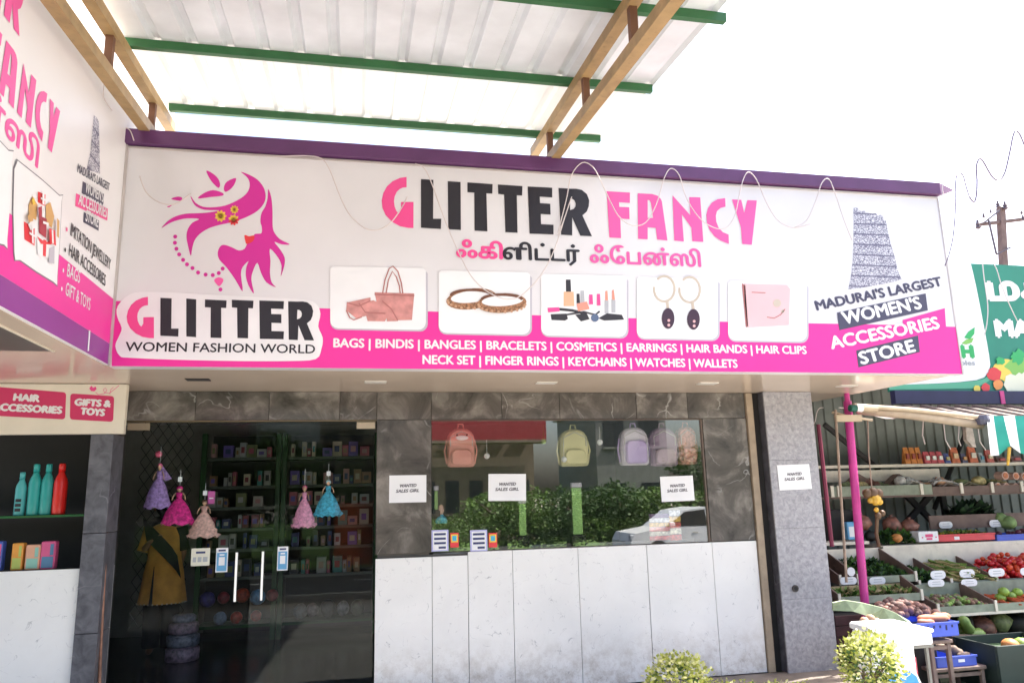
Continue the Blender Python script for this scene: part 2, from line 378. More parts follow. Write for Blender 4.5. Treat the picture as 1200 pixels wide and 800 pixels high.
# ================================================================== SHOP FRONT
WY = 6.6
def wx(px, py): return aY(px, py, WY).x
X0 = -1.83; XD = wx(440.8, 560); XW0 = wx(505.6, 520); XW1 = wx(822, 520); XG = wx(875, 500); XT = XG+.075
ZS = 2.504; ZL = 2.262; ZM = 1.142
front = thing('shop_facade', 'shop front clad in dark granite above white marble tiles, with glass doors and display window', 'shop', (1, 6.6, 0))
bk = MB()      # backing masonry with openings
bk.box(X0-.1, 6.64, ZL+.005, XT, 6.68, ZS+1.6); bk.box(XD+.02, 6.64, 0, XT, 6.68, ZM-.02); bk.box(XD+.02, 6.64, ZM-.02, XW0-.02, 6.68, ZL+.005); bk.box(XW1+.02, 6.64, ZM-.02, XT, 6.68, ZL+.005)
obj('wall', bk, M('render backing', (.12,.11,.10), .9), front)
def tiles(name, xs, z0, z1, mat, y=WY, g=.0022, th=.02, dz=None):
    for i in range(len(xs)-1):
        q = MB(); o = random.uniform(-.0012, .0012); t = 0 if not dz else dz(i)
        q.bbox(xs[i]+g, y+o, z0+g, xs[i+1]-g, y+.038, z1-g+t, .0015)
        obj(name, q, mat, front)
tiles('granite_tile', [X0, -1.30, -.72, -.14, XD, XW0, wx(588, 480), 1.80, wx(746, 480), wx(806, 480), XG], ZL, ZS, GRANITE)
tiles('granite_tile', [XD, XW0], ZM, ZL, GRANITE)
tiles('granite_tile', [XW1+.028, XG], ZM, ZL, GRANITE)
mj = [XD]+[wx(p, 715) for p in (506.5, 549, 602, 680, 762, 840)]+[XG+.0]
tiles('marble_tile', mj, .0, ZM-.004, MARBLE, dz=lambda i: -.028 if i < 2 else 0)
q = MB(); q.box(X0-.1, 6.60, .02, X0-.004, 6.64, ZM); obj('marble_tile', q, MARBLE, front)
q = MB(); q.box(X0-.1, 6.605, ZM+.003, X0-.004, 6.64, 2.3); obj('granite_tile', q, GRANITE, front)
q = MB(); q.bbox(XG+.003, 6.575, .0, XT-.004, 6.66, ZS-.003, .004); obj('edge_strip', q, TANP, front, label='tan painted vertical edge strip beside the marble')
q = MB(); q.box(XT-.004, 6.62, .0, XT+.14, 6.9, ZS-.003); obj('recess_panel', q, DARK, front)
# window
WG = glass('mirror tinted window glass', .22, (.97,.98,.97), (.90,.93,.92))
win = MB(); win.box(XW0+.004, 6.622, ZM+.003, XW1+.012, 6.628, ZL-.004)
wo = obj('window', win, WG, front)
q = MB(); q.box(XW1+.010, 6.606, ZM+.002, XW1+.024, 6.64, ZL-.003); q.box(XW0-.0, 6.612, ZL-.012, XW1+.008, 6.636, ZL-.003); obj('frame', q, M('brown window frame', (.12,.085,.065), .4), wo)
# doors
DG = glass('clear door glass', -.027, (.95,.97,.97), (.85,.92,.92))
DG2 = glass('right door glass', -.010, (.95,.96,.96), (.85,.92,.92))
DT = ZL-.03; XM = (X0+.02+XD)/2
q = MB(); q.box(X0, 6.60, ZL-.012, XD-.002, 6.64, ZL-.001); obj('door_header', q, M('dull brass header', (.22,.17,.11), .35, metal=.6), front)
for i, (a, b) in enumerate(((X0+.02, XM-.004), (XM+.004, XD-.014))):
    q = MB(); q.box(a, 6.618, .012, b, 6.630, DT+.01); d = obj('glass_door', q, (DG, DG2)[i], front)
    hx = XM-.1 if i == 0 else XM+.1
    q = MB(); q.tube([(hx+(.0 if i else .0), 6.575, .83), (hx, 6.575, 1.205)], .0105, 8)
    for z in (.88, 1.155): q.tube([(hx, 6.575, z), (hx, 6.618, z)], .006, 6)
    obj('handle', q, M('chrome handle', (.93,.93,.93), .3, metal=.6, var=.02), d, smooth=False)
    q = MB(); x0_, x1_ = (a, a+.165) if i == 0 else (b-.155, b); q.box(x0_, 6.612, DT-.045, x1_, 6.636, DT+.012)
    obj('hinge', q, M('champagne metal', (.55,.45,.33), .4, metal=.7), d)
    q = MB(); q.box(x0_, 6.612, .01, x1_, 6.636, .055); obj('hinge', q, M('champagne metal', (0,0,0)), d)
# soffit
sof = MB(); sof.box(-4.3, 5.37, ZS, 4.75, 5.385+.02, ZS+.02)
sof = MB(); sof.prism([(-4.3, .9, ZS), (-1.64, .9, ZS), (-1.64, 5.40, ZS), (4.96, 5.40, ZS), (4.80, 7.38, ZS), (-4.3, 7.38, ZS)], (0, 0, .03))
so_ = struct('soffit_ceiling', sof, SOFF)
q = MB(); q.box(-4.3, .95, ZS-.004, -1.775, 4.86, ZS-.001); obj('soffit_panel', q, M('dark brown soffit panel', (.09,.08,.075), .35), so_)
q = MB(); q.box(-1.775, .95, ZS-.008, -1.762, 4.87, ZS-.0005); obj('soffit_bead', q, CREAM, so_)
for (x, y, c) in ((232, 444.5, 0), (440, 447.5, 1), (443+0, 446, 1), (640, 448.5, 1), (829, 449, 1), (1000-8, 452, 1)):
    if (x, y) == (443, 446): continue
    p = aZ(x, y, ZS); q = MB(); q.bbox(p.x-.085, p.y-.05, ZS-.006, p.x+.085, p.y+.05, ZS+.004, .003)
    obj('downlight' if c else 'access_slot', q, M('unlit lamp diffuser', (.70,.66,.6), .3) if c else DARK, so_)
# pillar
q = MB()
PX0, PX1 = 3.775, 4.275
pil = thing('granite_pillar', 'grey granite faced pillar with a small round hole, right of the shop window', 'pillar', (4.0, 6.6, 0))
zs = [0, .62, 1.24, 1.86, ZS-.002]
for i in range(4):
    q = MB(); q.bbox(PX0, 6.50, zs[i]+.0008, PX1, 6.52+.0, zs[i+1]-.0008, .001); obj('cladding_panel', q, GRANITE2, pil)
q = MB(); q.box(PX0+.004, 6.522, 0, PX1-.004, 6.98, ZS-.003); obj('shaft', q, GRANITE3, pil)
c = aY(932, 689, 6.495)
q = MB(); q.tube([(c.x, 6.487, c.z), (c.x, 6.506, c.z)], .030, 14); r_ = obj('pipe_ring', q, M('dark ring', (.05,.04,.035), .5), pil)
q = MB(); q.tube([(c.x, 6.4855, c.z), (c.x, 6.489, c.z)], .018, 12); obj('pipe_hole', q, DARK, pil)
# upper building mass behind the signboards
q = MB(); q.box(-4.3, 5.50, 2.60, 4.72, 9.5, 4.05); q.cur = 0
up = solo('upper_storey', q, M('rough grey wall', (.42,.40,.38), .9), 'plain grey upper wall behind the long signboard', 'wall')
# ================================================================== MAIN SIGNBOARD
sign = thing('shop_signboard', 'long white and pink signboard reading GLITTER FANCY across the shop front', 'signboard', (1.6, SY, 2.5))
XL, XR, ZT = SX+.004, 4.972, 4.075
q = MB(); q.box(XL, SY, 2.502, XR, SY+.11, ZT); obj('panel', q, FLEX, sign)
q = MB(); zz = ZT+.001
q.prism([(XL-.02, SY-.05, zz+.008), (XL-.02, SY-.05, zz+.112), (XL-.02, SY+.13, zz+.135), (XL-.02, SY+.13, zz)], (XR-XL+.02, 0, 0))
obj('top_trim', q, TRIM, sign)
q = MB(); a = [(XR, SY-.05, zz+.008), (XR, SY-.05, zz+.112), (XR, SY+.13, zz+.112), (XR, SY+.13, zz+.008)]; t_ = (XR+.19, SY+.0, zz+.075)
q.add(a+[t_], [(0,1,4),(1,2,4),(2,3,4),(3,0,4),(0,3,2,1)]); obj('trim_end', q, M('mauve trim end', (.26,.13,.24), .45), sign)
q = MB(); q.box(XL-.004, SY-.012, ZT-.014, XR+.003, SY-.001, ZT-.001); q.box(XR-.002, SY-.006, 2.502, XR+.012, SY+.1, ZT-.015); q.box(XL+.0, SY-.012, 2.5025, XL+.011, SY-.0005, ZT-.015)
obj('edge_channel', q, M('dull aluminium channel', (.58,.52,.50), .4, metal=.4), sign)
def ptop(x): return 352.5+(x-132)*.0333 if x < 640 else 369.4+(x-640)*.026
band = [(x, ptop(x)) for x in (133, 383, 640, 850, 1098)]
band = [(133, 352.5), (383, 361.5), (507, 365), (632, 369.5), (746, 373), (849, 377), (1040, 380.5), (1121.5, 383), (1128, 438.3), (940, 437.6), (670, 434.6), (430, 431), (131, 427.3)]
mbp = MB()
pts = [SP(p, 1) for p in band]
for p in pts:
    if p.z < 2.56: p.z = 2.5035
    p.x = min(p.x, XR-.003)
mbp.poly(pts); obj('pink_band', mbp, PINK, sign, normals=False)
flat('pink_band', [crop(900, 150, 2.667, [(420,600),(552,563),(556,622),(424,660)])], PINK, sign, 1.5)
# white label cloud
cl = crop(130, 150, 2.667, [(22,556),(60,520),(120,512),(300,520),(480,530),(600,536),(640,548),(655,580),(648,620),(662,655),(658,690),(640,722),(560,728),(400,728),(200,724),(60,718),(28,712),(14,680),(26,650),(34,625),(20,590)])
flat('logo_label', [cr(cl, 3)], INKW, sign, 2)
# big title
for ch, ks in (('G', INKP),):
    flat('title_lettering', LET['G'], INKP, sign, 2)
for ch in 'LITUER': flat('title_lettering', LET[ch], INKK, sign, 2)
for ch in 'FANCY': flat('title_lettering', FAN[ch], INKF, sign, 2)
def place(polys, TL, TR, BR, BL, P, k):      # map a letter's own box to a quad given in photo pixels of plane P
    xs = [p[0] for pl in polys for p in pl]; zs_ = [p[1] for pl in polys for p in pl]
    x0, x1, z0, z1 = min(xs), max(xs), min(zs_), max(zs_)
    A, B, C_, D = P(TL, k), P(TR, k), P(BR, k), P(BL, k); out = []
    for pl in polys:
        o = []
        for (x, z) in pl:
            u = (x-x0)/(x1-x0); v = (z1-z)/(z1-z0)
            o.append((A*(1-u)+B*u)*(1-v)+(D*(1-u)+C_*u)*v)
        out.append(o)
    return out
def letters(name, polys, mat, parent):
    mb = MB()
    for pl in polys: mb.poly(pl)
    return obj(name, mb, mat, parent, normals=False)
lab = [('G',50,135,526,655,INKP),('L',155,212,531,650,INKK),('I',236,267,533,652,INKK),('T',294,362,536,655,INKK),('U',378,446,537,656,INKK),('E',464,541,539,659,INKK),('R',554,635,541,662,INKK)]
for ch, a, b, t, bo, mt in lab:
    c_ = crop(130, 150, 2.667, [(a,t),(b,t+2.5),(b,bo+2),(a,bo)])
    letters('logo_lettering', place(wl(LET[ch]), *c_, SP, 3), mt, sign)
sline('WOMEN FASHION WORLD', (147, 411.2), (369, 414.0), 11.0, INKK, sign, .0015, 2)
# tamil line (glyphs in visual order)
sline('ஃகி', (535.5, 301), (588.5, 303.5), 14.5, INKP, sign, .007, 1, .60)
sline('ளிட்டர்', (590, 303.6), (679, 306.5), 14.5, INKK, sign, .006, 1, .60)
sline('ஃேபன்ஸி', (692, 307.5), (821, 312.5), 15, INKF, sign, .006, 1, .60)
# lists
sline('BAGS | BINDIS | BANGLES | BRACELETS | COSMETICS | EARRINGS | HAIR BANDS | HAIR CLIPS', (391, 406.6), (945, 414.6), 10.6, INKW, sign, .0034, 1)
sline('NECK SET | FINGER RINGS | KEYCHAINS | WATCHES | WALLETS', (495.5, 426.2), (864, 430.6), 10.6, INKW, sign, .0034, 1)
# right block
sline("MADURAI'S LARGEST", (957.5, 363.5), (1104, 334.5), 11, SLATE, sign, .006, 1)
K6 = lambda pts: crop(900, 150, 2.667, pts)
flat('print_box', [K6([(215,577),(492,517),(499,570),(222,632)])], SLATE, sign, 2)
sline("WOMEN'S", K6([(238,613)])[0], K6([(480,563)])[0], 14.5, INKW, sign, .0065, 2)
sline('ACCESSORIES', K6([(199,690)])[0], K6([(536,625)])[0], 14.5, INKW, sign, .0065, 2)
flat('print_box', [K6([(275,695),(468,648),(474,700),(282,748)])], SLATE, sign, 2)
sline('STORE', K6([(292,738)])[0], K6([(460,697)])[0], 14.5, INKW, sign, .0065, 2)
# gopuram tower print: engraved look, procedural ink
def tower_mat():
    m = bpy.data.materials.new('engraved tower print'); m.use_nodes = True; N = m.node_tree.nodes; L = m.node_tree.links
    b = N['Principled BSDF']; b.inputs['Roughness'].default_value = .45
    g = N.new('ShaderNodeNewGeometry'); mp = N.new('ShaderNodeVectorMath'); mp.operation = 'MULTIPLY'; mp.inputs[1].default_value = (1, 1, 1.5)
    L.new(g.outputs['Position'], mp.inputs[0])
    v = N.new('ShaderNodeTexVoronoi'); v.feature = 'DISTANCE_TO_EDGE'; v.inputs['Scale'].default_value = 38; L.new(mp.outputs[0], v.inputs['Vector'])
    n = N.new('ShaderNodeTexNoise'); n.inputs['Scale'].default_value = 75; L.new(mp.outputs[0], n.inputs['Vector'])
    w1 = N.new('ShaderNodeTexWave'); w1.bands_direction = 'Z'; w1.inputs['Scale'].default_value = 3.4; w1.inputs['Distortion'].default_value = .6; L.new(g.outputs['Position'], w1.inputs['Vector'])
    r1 = N.new('ShaderNodeMapRange'); r1.inputs[1].default_value = .0; r1.inputs[2].default_value = .12; L.new(v.outputs['Distance'], r1.inputs[0])
    r2 = N.new('ShaderNodeMapRange'); r2.inputs[1].default_value = .38; r2.inputs[2].default_value = .52; L.new(n.outputs['Fac'], r2.inputs[0])
    r3 = N.new('ShaderNodeMapRange'); r3.inputs[1].default_value = 0; r3.inputs[2].default_value = .09; L.new(w1.outputs['Fac'], r3.inputs[0])
    a = N.new('ShaderNodeMath'); a.operation = 'MULTIPLY'; L.new(r1.outputs[0], a.inputs[0]); L.new(r2.outputs[0], a.inputs[1])
    c = N.new('ShaderNodeMath'); c.operation = 'MULTIPLY'; L.new(a.outputs[0], c.inputs[0]); L.new(r3.outputs[0], c.inputs[1])
    mx = N.new('ShaderNodeMix'); mx.data_type = 'RGBA'; L.new(c.outputs[0], mx.inputs[0]); mx.inputs[6].default_value = (.11,.10,.17,1); mx.inputs[7].default_value = (.66,.65,.70,1)
    L.new(mx.outputs[2], b.inputs['Base Color']); return m
TOWER = tower_mat()
tw = [(60,48),(62,36),(78,33),(84,46),(98,52),(112,48),(118,58),(150,62),(165,60),(172,72),(186,68),(198,74),(200,92),(212,96),(222,150),(238,215),(258,280),(268,330),(286,370),(230,385),(160,398),(90,410),(36,416),(44,380),(52,330),(58,260),(60,180),(62,100)]
flat('tower_print', [crop(985, 235, 4, tw)], TOWER, sign, 1)
# woman's head logo
K = lambda pts, n=3: cr(crop(180, 190, 5, pts), n)
logo = [K([(512,58),(560,75),(610,105),(645,150),(657,200),(645,245),(610,285),(560,315),(500,340),(440,357),(380,370),(320,390),(270,422),(240,460),(226,508),(218,550),(202,490),(193,440),(200,395),(228,355),(268,334),(200,330),(140,341),(90,360),(46,387),(85,345),(130,318),(190,303),(260,300),(330,295),(385,283),(300,280),(250,260),(226,228),(217,198),(245,238),(290,262),(350,265),(420,255),(490,225),(540,190),(562,150),(560,110),(540,82)]),
 K([(310,50),(350,70),(378,98),(390,130),(380,152),(345,120),(322,85)]), K([(482,94),(430,115),(412,150),(420,175),(450,160),(474,130)]), K([(259,213),(300,180),(350,165),(402,180),(405,197),(330,206)]),
 K([(103,215),(140,203),(166,208),(162,226),(130,224)]), K([(78,263),(108,252),(92,265)]),
 K([(672,158),(690,210),(697,290),(698,380),(712,420),(745,455),(799,482),(750,482),(708,468),(740,510),(768,560),(765,610),(745,670),(750,610),(730,560),(682,508),(685,580),(682,650),(692,705),(717,733),(662,705),(630,650),(608,590),(582,640),(573,690),(588,770),(555,720),(540,660),(545,610),(556,580),(522,615),(512,660),(522,757),(480,690),(430,620),(385,570),(376,530),(390,495),(415,485),(460,500),(500,518),(533,508),(550,478),(582,455),(590,424),(612,420),(633,415),(634,380),(626,350),(632,300),(655,260),(668,210)])]
flat('woman_logo', logo, INKG, sign, 1)
flat('woman_logo', [K([(532,430),(545,430),(560,436),(588,430),(592,446),(578,468),(545,481),(537,460)], 2)], INKR, sign, 2)
def disc(cx, cy, r, n=10): return [(cx+r*cos(2*pi*i/n), cy+r*sin(2*pi*i/n)) for i in range(n)]
flat('woman_logo', [crop(180, 190, 5, disc(x, y, 12)) for x, y in ((127,437),(125,473),(134,508),(150,541),(173,573),(196,599),(228,621),(261,647),(305,659),(347,662),(382,650),(405,624),(392,746))], INKG, sign, 1)
flat('woman_logo', [K([(355,690),(380,675),(408,685),(405,705),(385,728),(365,710)], 2)], INKF, sign, 2)
for (x, y, r, m_) in ((393,317,36,INKY),(474,279,26,INKY),(470,340,34,INKY)):
    pet = []
    for i in range(9):
        a = 2*pi*i/9; pet.append([(x+r*.25*cos(a-1), y+r*.25*sin(a-1)), (x+r*.8*cos(a-.25), y+r*.8*sin(a-.25)), (x+r*cos(a), y+r*sin(a)), (x+r*.8*cos(a+.25), y+r*.8*sin(a+.25)), (x+r*.25*cos(a+1), y+r*.25*sin(a+1))])
    if x == 470:
        flat('logo_flower', [crop(180,190,5,p) for p in pet[:5]], INKR, sign, 2); flat('logo_flower', [crop(180,190,5,p) for p in pet[5:]], INKY, sign, 2)
    else: flat('logo_flower', [crop(180,190,5,p) for p in pet], m_, sign, 2)
    flat('logo_flower', [crop(180,190,5,disc(x,y,r*.25))], M('flower eye print', (.35,.15,.03), .5), sign, 3)
# picture cards
def card(x0, x1, yt, yb, r=9, sk=.02):
    def rr(x0, x1, y0, y1, r):
        o = []
        for cx, cy, a0 in ((x1-r, y1-r, 0), (x0+r, y1-r, pi/2)):
            for i in range(5): a = a0+pi/2*i/4; o.append((cx+r*cos(a), cy+r*sin(a)))
        return o+[(x0, y0+3), (x0+3, y0), (x1-3, y0), (x1, y0+3)]
    t = lambda P: [(x, y+(x-x0)*sk) for x, y in P]
    cd = flat('picture_card', [t(rr(x0, x1+2.2, yt+3, yb+1.8, r))], SHADE, sign, 2)
    c2 = flat('card_face', [t(rr(x0, x1, yt, yb, r))], CARDM, None, 3); c2.parent = cd
    me = c2.data
    for v in me.vertices: v.co -= worldloc(cd)
    return cd
def pic(cd, polys, mat, k=4):
    for i, pl in enumerate(polys):
        o = flat('picture', [pl], mat, None, k+i*.12); o.parent = cd
        for v in o.data.vertices: v.co -= worldloc(cd)
c1 = card(387, 499, 312, 384.5); c2 = card(514, 621, 317, 390); c3 = card(634, 734, 321, 393); c4 = card(746, 841, 324.5, 396); c5 = card(853, 945, 329, 398.5)
B = lambda pts: crop(370, 180, 2.963, pts)
BAGP = M('blush bag print', (.62,.27,.25), .45, var=.28, scale=13); BAGD = ink('blush shadow print', (.42,.15,.14)); BLKP = ink('black print', (.03,.025,.03)); BRZ = M('bronze print', (.38,.18,.09), .45, var=.7, scale=70); BRZ2 = ink('pale bronze print', (.55,.33,.2))
def stroke(pts, w):
    L_, R_ = [], []
    for i, p in enumerate(pts):
        a = Vector(pts[max(0, i-1)]); b = Vector(pts[min(len(pts)-1, i+1)]); d = (b-a).normalized(); n_ = Vector((-d.y, d.x))*w/2
        L_.append(tuple(Vector(p)+n_)); R_.append(tuple(Vector(p)-n_))
    return L_+R_[::-1]
pic(c1, [B([(204,482),(342,486),(334,578),(250,580),(212,520)])], BAGP); 
pic(c1, [B([(108,518),(190,500),(192,560),(140,572),(106,545)]), B([(150,520),(200,510),(242,530),(246,570),(240,583),(180,582),(172,552)]), B([(245,530),(262,512),(290,560),(285,582),(247,583)])], BAGP, 5)
pic(c1, [B(stroke(p, 4)) for p in ([(232,486),(240,440),(255,400),(268,392),(285,410),(297,450),(302,486)], [(244,486),(252,440),(266,410),(280,430),(290,460),(293,486)], [(106,545),(118,570),(132,578),(160,568)], [(150,520),(172,552),(242,556)], [(108,518),(150,530),(190,512)], [(204,490),(342,494)], [(230,512),(262,540),(285,580)])], BAGD, 6)
def ell(cx, cy, rx, ry, t=0, n=22): return [(cx+rx*cos(2*pi*i/n)*cos(t)-ry*sin(2*pi*i/n)*sin(t), cy+rx*cos(2*pi*i/n)*sin(t)+ry*sin(2*pi*i/n)*cos(t)) for i in range(n)]
BR2 = ink('dark bangle inside print', (.16,.06,.03))
for (cx, cy, rx, ry, t, k) in ((540,505,88,36,-.12,4), (645,520,86,34,-.06,7)):
    pic(c2, [B(ell(cx, cy, rx, ry, t))], BRZ, k)
    pic(c2, [B(ell(cx+2, cy-8, rx-14, ry-15, t))], CARDM, k+1)
    pic(c2, [B(stroke([(cx-70*cos(a_)*-1 if 0 else cx+(rx-16)*cos(a_), cy-8+(ry-16)*sin(a_)-(3)) for a_ in [pi+pi*i/12 for i in range(13)]], 9))], BR2, k+2)
    pic(c2, [B(disc(cx+(rx-5)*cos(a_), cy+6+(ry-9)*sin(a_), 5, 6)) for a_ in [pi*i/11 for i in range(12)]], BRZ2, k+2)
D5 = lambda pts: crop(640, 180, 2.963, pts)
pic(c3, [D5(p) for p in ([(60,480),(95,480),(97,530),(60,530)],)], ink('nude bottle print', (.70,.42,.26)))
pic(c3, [D5(p) for p in ([(68,438),(84,438),(86,480),(68,480)], [(15,558),(70,556),(75,574),(65,580),(18,578)], [(105,487),(115,487),(117,520),(105,520)], [(180,572),(210,555),(262,560),(270,577),(200,580)], [(100,560),(140,555),(150,575),(120,583)], stroke([(40,540),(90,545),(140,558)], 9), stroke([(70,560),(130,550),(170,560),(185,548)], 6))], BLKP)
pic(c3, [D5(p) for p in ([(4,536),(44,534),(46,548),(6,552)], [(148,490),(160,490),(162,524),(148,524)], [(175,488),(186,488),(188,528),(175,528)])], INKP, 5)
pic(c3, [D5(p) for p in ([(118,476),(131,476),(133,520),(118,520)], [(202,510),(216,510),(216,555),(202,555)], [(226,508),(240,508),(240,552),(226,552)])], ink('silver print', (.45,.45,.48)))
pic(c3, [D5(p) for p in ([(204,478),(212,476),(214,510),(204,510)], [(228,476),(234,472),(238,508),(228,508)], [(105,522),(140,514),(150,540),(110,548)])], ink('coral print', (.8,.30,.22)), 5)
pic(c3, [D5(disc(168, 571, 14))], ink('blue palette print', (.10,.14,.24)), 6)
for dx, dy in ((0, 0), (88, 3)):
    cc = [(409+36*cos(a_)+dx, 470+44*sin(a_)+dy) for a_ in [-2.3+i*5.6/16 for i in range(17)]]
    pic(c4, [D5(stroke(cc, 8))], ink('pale gold print', (.56,.47,.38)))
    pic(c4, [D5(stroke([(418+dx,510+dy),(421+dx,530+dy),(422+dx,545+dy)], 10))], ink('pale gold print', (0,0,0)), 5)
    pic(c4, [D5(ell(422+dx, 573+dy, 22, 36))], ink('dark pearl print', (.05,.02,.04)), 6)
    pic(c4, [D5(disc(424+dx, 580+dy, 5)), D5(disc(424+dx, 596+dy, 5))], ink('pearl glint print', (.8,.45,.45)), 7)
pic(c5, [D5([(680,452),(690,458),(700,600),(692,604)])], BAGD)
pic(c5, [D5([(686,452),(835,456),(846,470),(842,596),(700,604),(690,590)])], ink('pale pink purse print', (.80,.48,.50)), 4)
pic(c5, [D5(stroke([(712,482),(760,484)], 3)), D5(stroke([(765,568),(790,572),(812,560),(828,540)], 3)), D5(stroke([(680,452),(694,602)], 4))], BAGD, 5)
pic(c5, [D5(disc(800, 520, 14)), D5(disc(820, 548, 6))], ink('pale gold print', (0,0,0)), 5)
# ================================================================== SIDE SIGNBOARD (left wall, runs towards the viewer)
side = thing('side_signboard', 'white side signboard with purple lower edge running toward the viewer at left', 'signboard', (SX, 3.5, 2.53))
YE, YS = SY-.006, 1.0
q = MB(); q.box(SX-.10, YS, 2.508, SX, YE, 4.75); obj('panel', q, FLEX2, side)
def sx_rect(y0, z0, y1, z1, k): return [Vector((SX+.0016*k, y0, z0)), Vector((SX+.0016*k, y1, z0)), Vector((SX+.0016*k, y1, z1)), Vector((SX+.0016*k, y0, z1))]
q = MB(); q.poly(sx_rect(YS, 2.652, YE-.014, 2.958, 1)); obj('pink_band', q, PINK, side, normals=False)
q = MB(); q.poly(sx_rect(YS, 2.512, YE-.014, 2.651, 1)); obj('purple_band', q, PURPLE, side, normals=False)
q = MB(); q.box(SX+.0005, YE-.013, 2.512, SX+.012, YE, 4.08); obj('edge_channel', q, M('dull aluminium channel', (0,0,0)), side)
K1 = lambda x, y: (x/3.633, y/3.633)
def yz(px, py): p = aX(px, py, SX); return p.y, p.z
q = MB(); q.box(SX-.10, SY+.002, 4.10, SX-.002, 6.6, 5.3); q.box(SX-.10, YS, 4.752, SX-.002, SY, 5.3); obj('upper_panel', q, FLEX2, side)
# FANCY: letters between two heights, from where the N, C and Y stand
yN = yz(*K1(70, 480))[0]; yY = yz(*K1(255, 460))[0]
zt = yz(*K1(205, 408))[1]; zb = yz(*K1(216, 650))[1]
allx = [p[0] for ch in 'FANCY' for pl in wl(FAN[ch]) for p in pl]; fx0, fx1 = min(allx), max(allx)
nx = [p[0] for pl in wl(FAN['N']) for p in pl]; nz = [p[1] for ch in 'FANCY' for pl in wl(FAN[ch]) for p in pl]
sc_ = (yY-yN)/(fx1-min(nx)); zmin, zmax = min(nz), max(nz)
def side_word(srcs, conv, mat):
    for pls in srcs:
        mb = MB()
        for pl in pls: mb.poly([Vector((SX+.0032, *conv(p))) for p in pl])
        obj('title_lettering', mb, mat, side, normals=False)
side_word([wl(FAN[c]) for c in 'FANCY'], lambda p: (yY-(fx1-p[0])*sc_, zb+(p[1]-zmin)/(zmax-zmin)*(zt-zb)), INKF)
# GLITTER above it: its R ends where the photo cuts it
yR, zR = yz(*K1(80, 158)); lx = [p[0] for c in LET for pl in wl(LET[c]) for p in pl]; lz = [p[1] for c in LET for pl in wl(LET[c]) for p in pl]
side_word([wl(LET[c]) for c in 'GLITUER'], lambda p: (yR-(max(lx)-p[0])*sc_*1.05, zR+(p[1]-min(lz))/(max(lz)-min(lz))*(zt-zb)), INKF)
def xline(body, a, b, cap, mat, bold=0, capr=.72, k=1, H=None):
    p0 = Vector((SX, *yz(*a))); p1 = Vector((SX, *yz(*b))); 
    if H is None: H = cap
    return lettering(body, p0, p1, Vector((0, 0, H)), mat, side, (1,0,0), bold, capr, lift=.0016*k, step=.0001)
_p = yz(*K1(158, 715)); 
lettering('ஃேபன்ஸி', Vector((SX, _p[0]-1.35, _p[1])), Vector((SX, _p[0], _p[1])), Vector((0,0,.105)), INKF, side, (1,0,0), .007, .60, step=.0001)
K2 = lambda x, y: (x/3.333, 180+y/3.333)
flat('tower_print', [[K1(x, y) for x, y in [(398,490),(410,500),(420,520),(425,740),(368,722),(385,640)]]], TOWER, side, 1, XP)
xline("MADURAI'S LARGEST", K2(300,72), K2(425,146), .045, SLATE, .0012, H=.055)
for q_, m_ in (([(322,108),(405,158),(402,205),(318,155)], SLATE), ([(296,155),(420,215),(418,262),(293,205)], INKP), ([(326,228),(386,262),(384,302),(324,268)], SLATE)):
    flat('print_box', [[K2(*p) for p in q_]], m_, side, 1, XP)
xline("WOMEN'S", K2(330,150), K2(400,190), 0, INKW, .0018, H=.075, k=2); xline('ACCESSORIES', K2(303,198), K2(413,250), 0, INKW, .0018, H=.08, k=2); xline('STORE', K2(331,262), K2(380,288), 0, INKW, .0018, H=.075, k=2)
for body, a, b, mt in (('IMITATION JEWELLERY', (272,318), (428,455), INKK), ('HAIR ACCESSORIES', (266,398), (408,518), INKK), ('BAGS', (258,478), (308,506), INKW), ('GIFT & TOYS', (252,550), (348,612), INKW)):
    xline(body, K2(*a), K2(*b), 0, mt, .0010, H=.078, k=2)
    pd = yz(*K2(a[0]-14, a[1]-22)); q = MB(); q.poly([Vector((SX+.0045, pd[0]+.011*cos(t*pi/4), pd[1]+.013*sin(t*pi/4))) for t in range(8)]); obj('bullet', q, INKP if a[0] == 272 else mt, side, normals=False)
# card frames
for poly_ in ([(52,60),(95,52),(228,165),(237,185),(220,480),(205,500),(75,415),(52,385)], [(-120,-120),(30,-10),(46,20),(24,335),(12,355),(-120,270)]):
    c_ = Vector((sum(p[0] for p in poly_)/len(poly_), sum(p[1] for p in poly_)/len(poly_)))
    flat('picture_card', [cr([K2(*(c_+(Vector(p)-c_)*1.03)) for p in poly_], 2)], ink('slate outline print', (.20,.19,.22)), side, 2, XP)
    flat('picture_card', [cr([K2(*p) for p in poly_], 2)], CARDM, side, 3, XP)
KR = [([(88,265),(130,290),(130,360),(90,335)], INKR), ([(142,148),(172,160),(170,205),(142,190)], INKR), ([(105,200),(120,165),(140,200),(135,260),(105,245)], ink('gold gift print', (.62,.36,.13))), ([(172,200),(190,190),(205,245),(195,290),(172,270)], ink('gold gift print', (0,0,0))), ([(145,240),(175,255),(172,330),(145,310)], ink('wine gift print', (.4,.04,.06))), ([(136,330),(200,345),(198,412),(138,395)], CARDM), ([(160,335),(172,338),(170,402),(158,398)], INKR), ([(134,322),(165,345),(200,340),(190,355),(150,352)], INKR), ([(182,370),(203,360),(202,430),(180,425)], SHADE), ([(98,275),(116,262),(125,290),(108,300)], CARDM), ([(148,225),(165,225),(162,250),(148,245)], CARDM)]
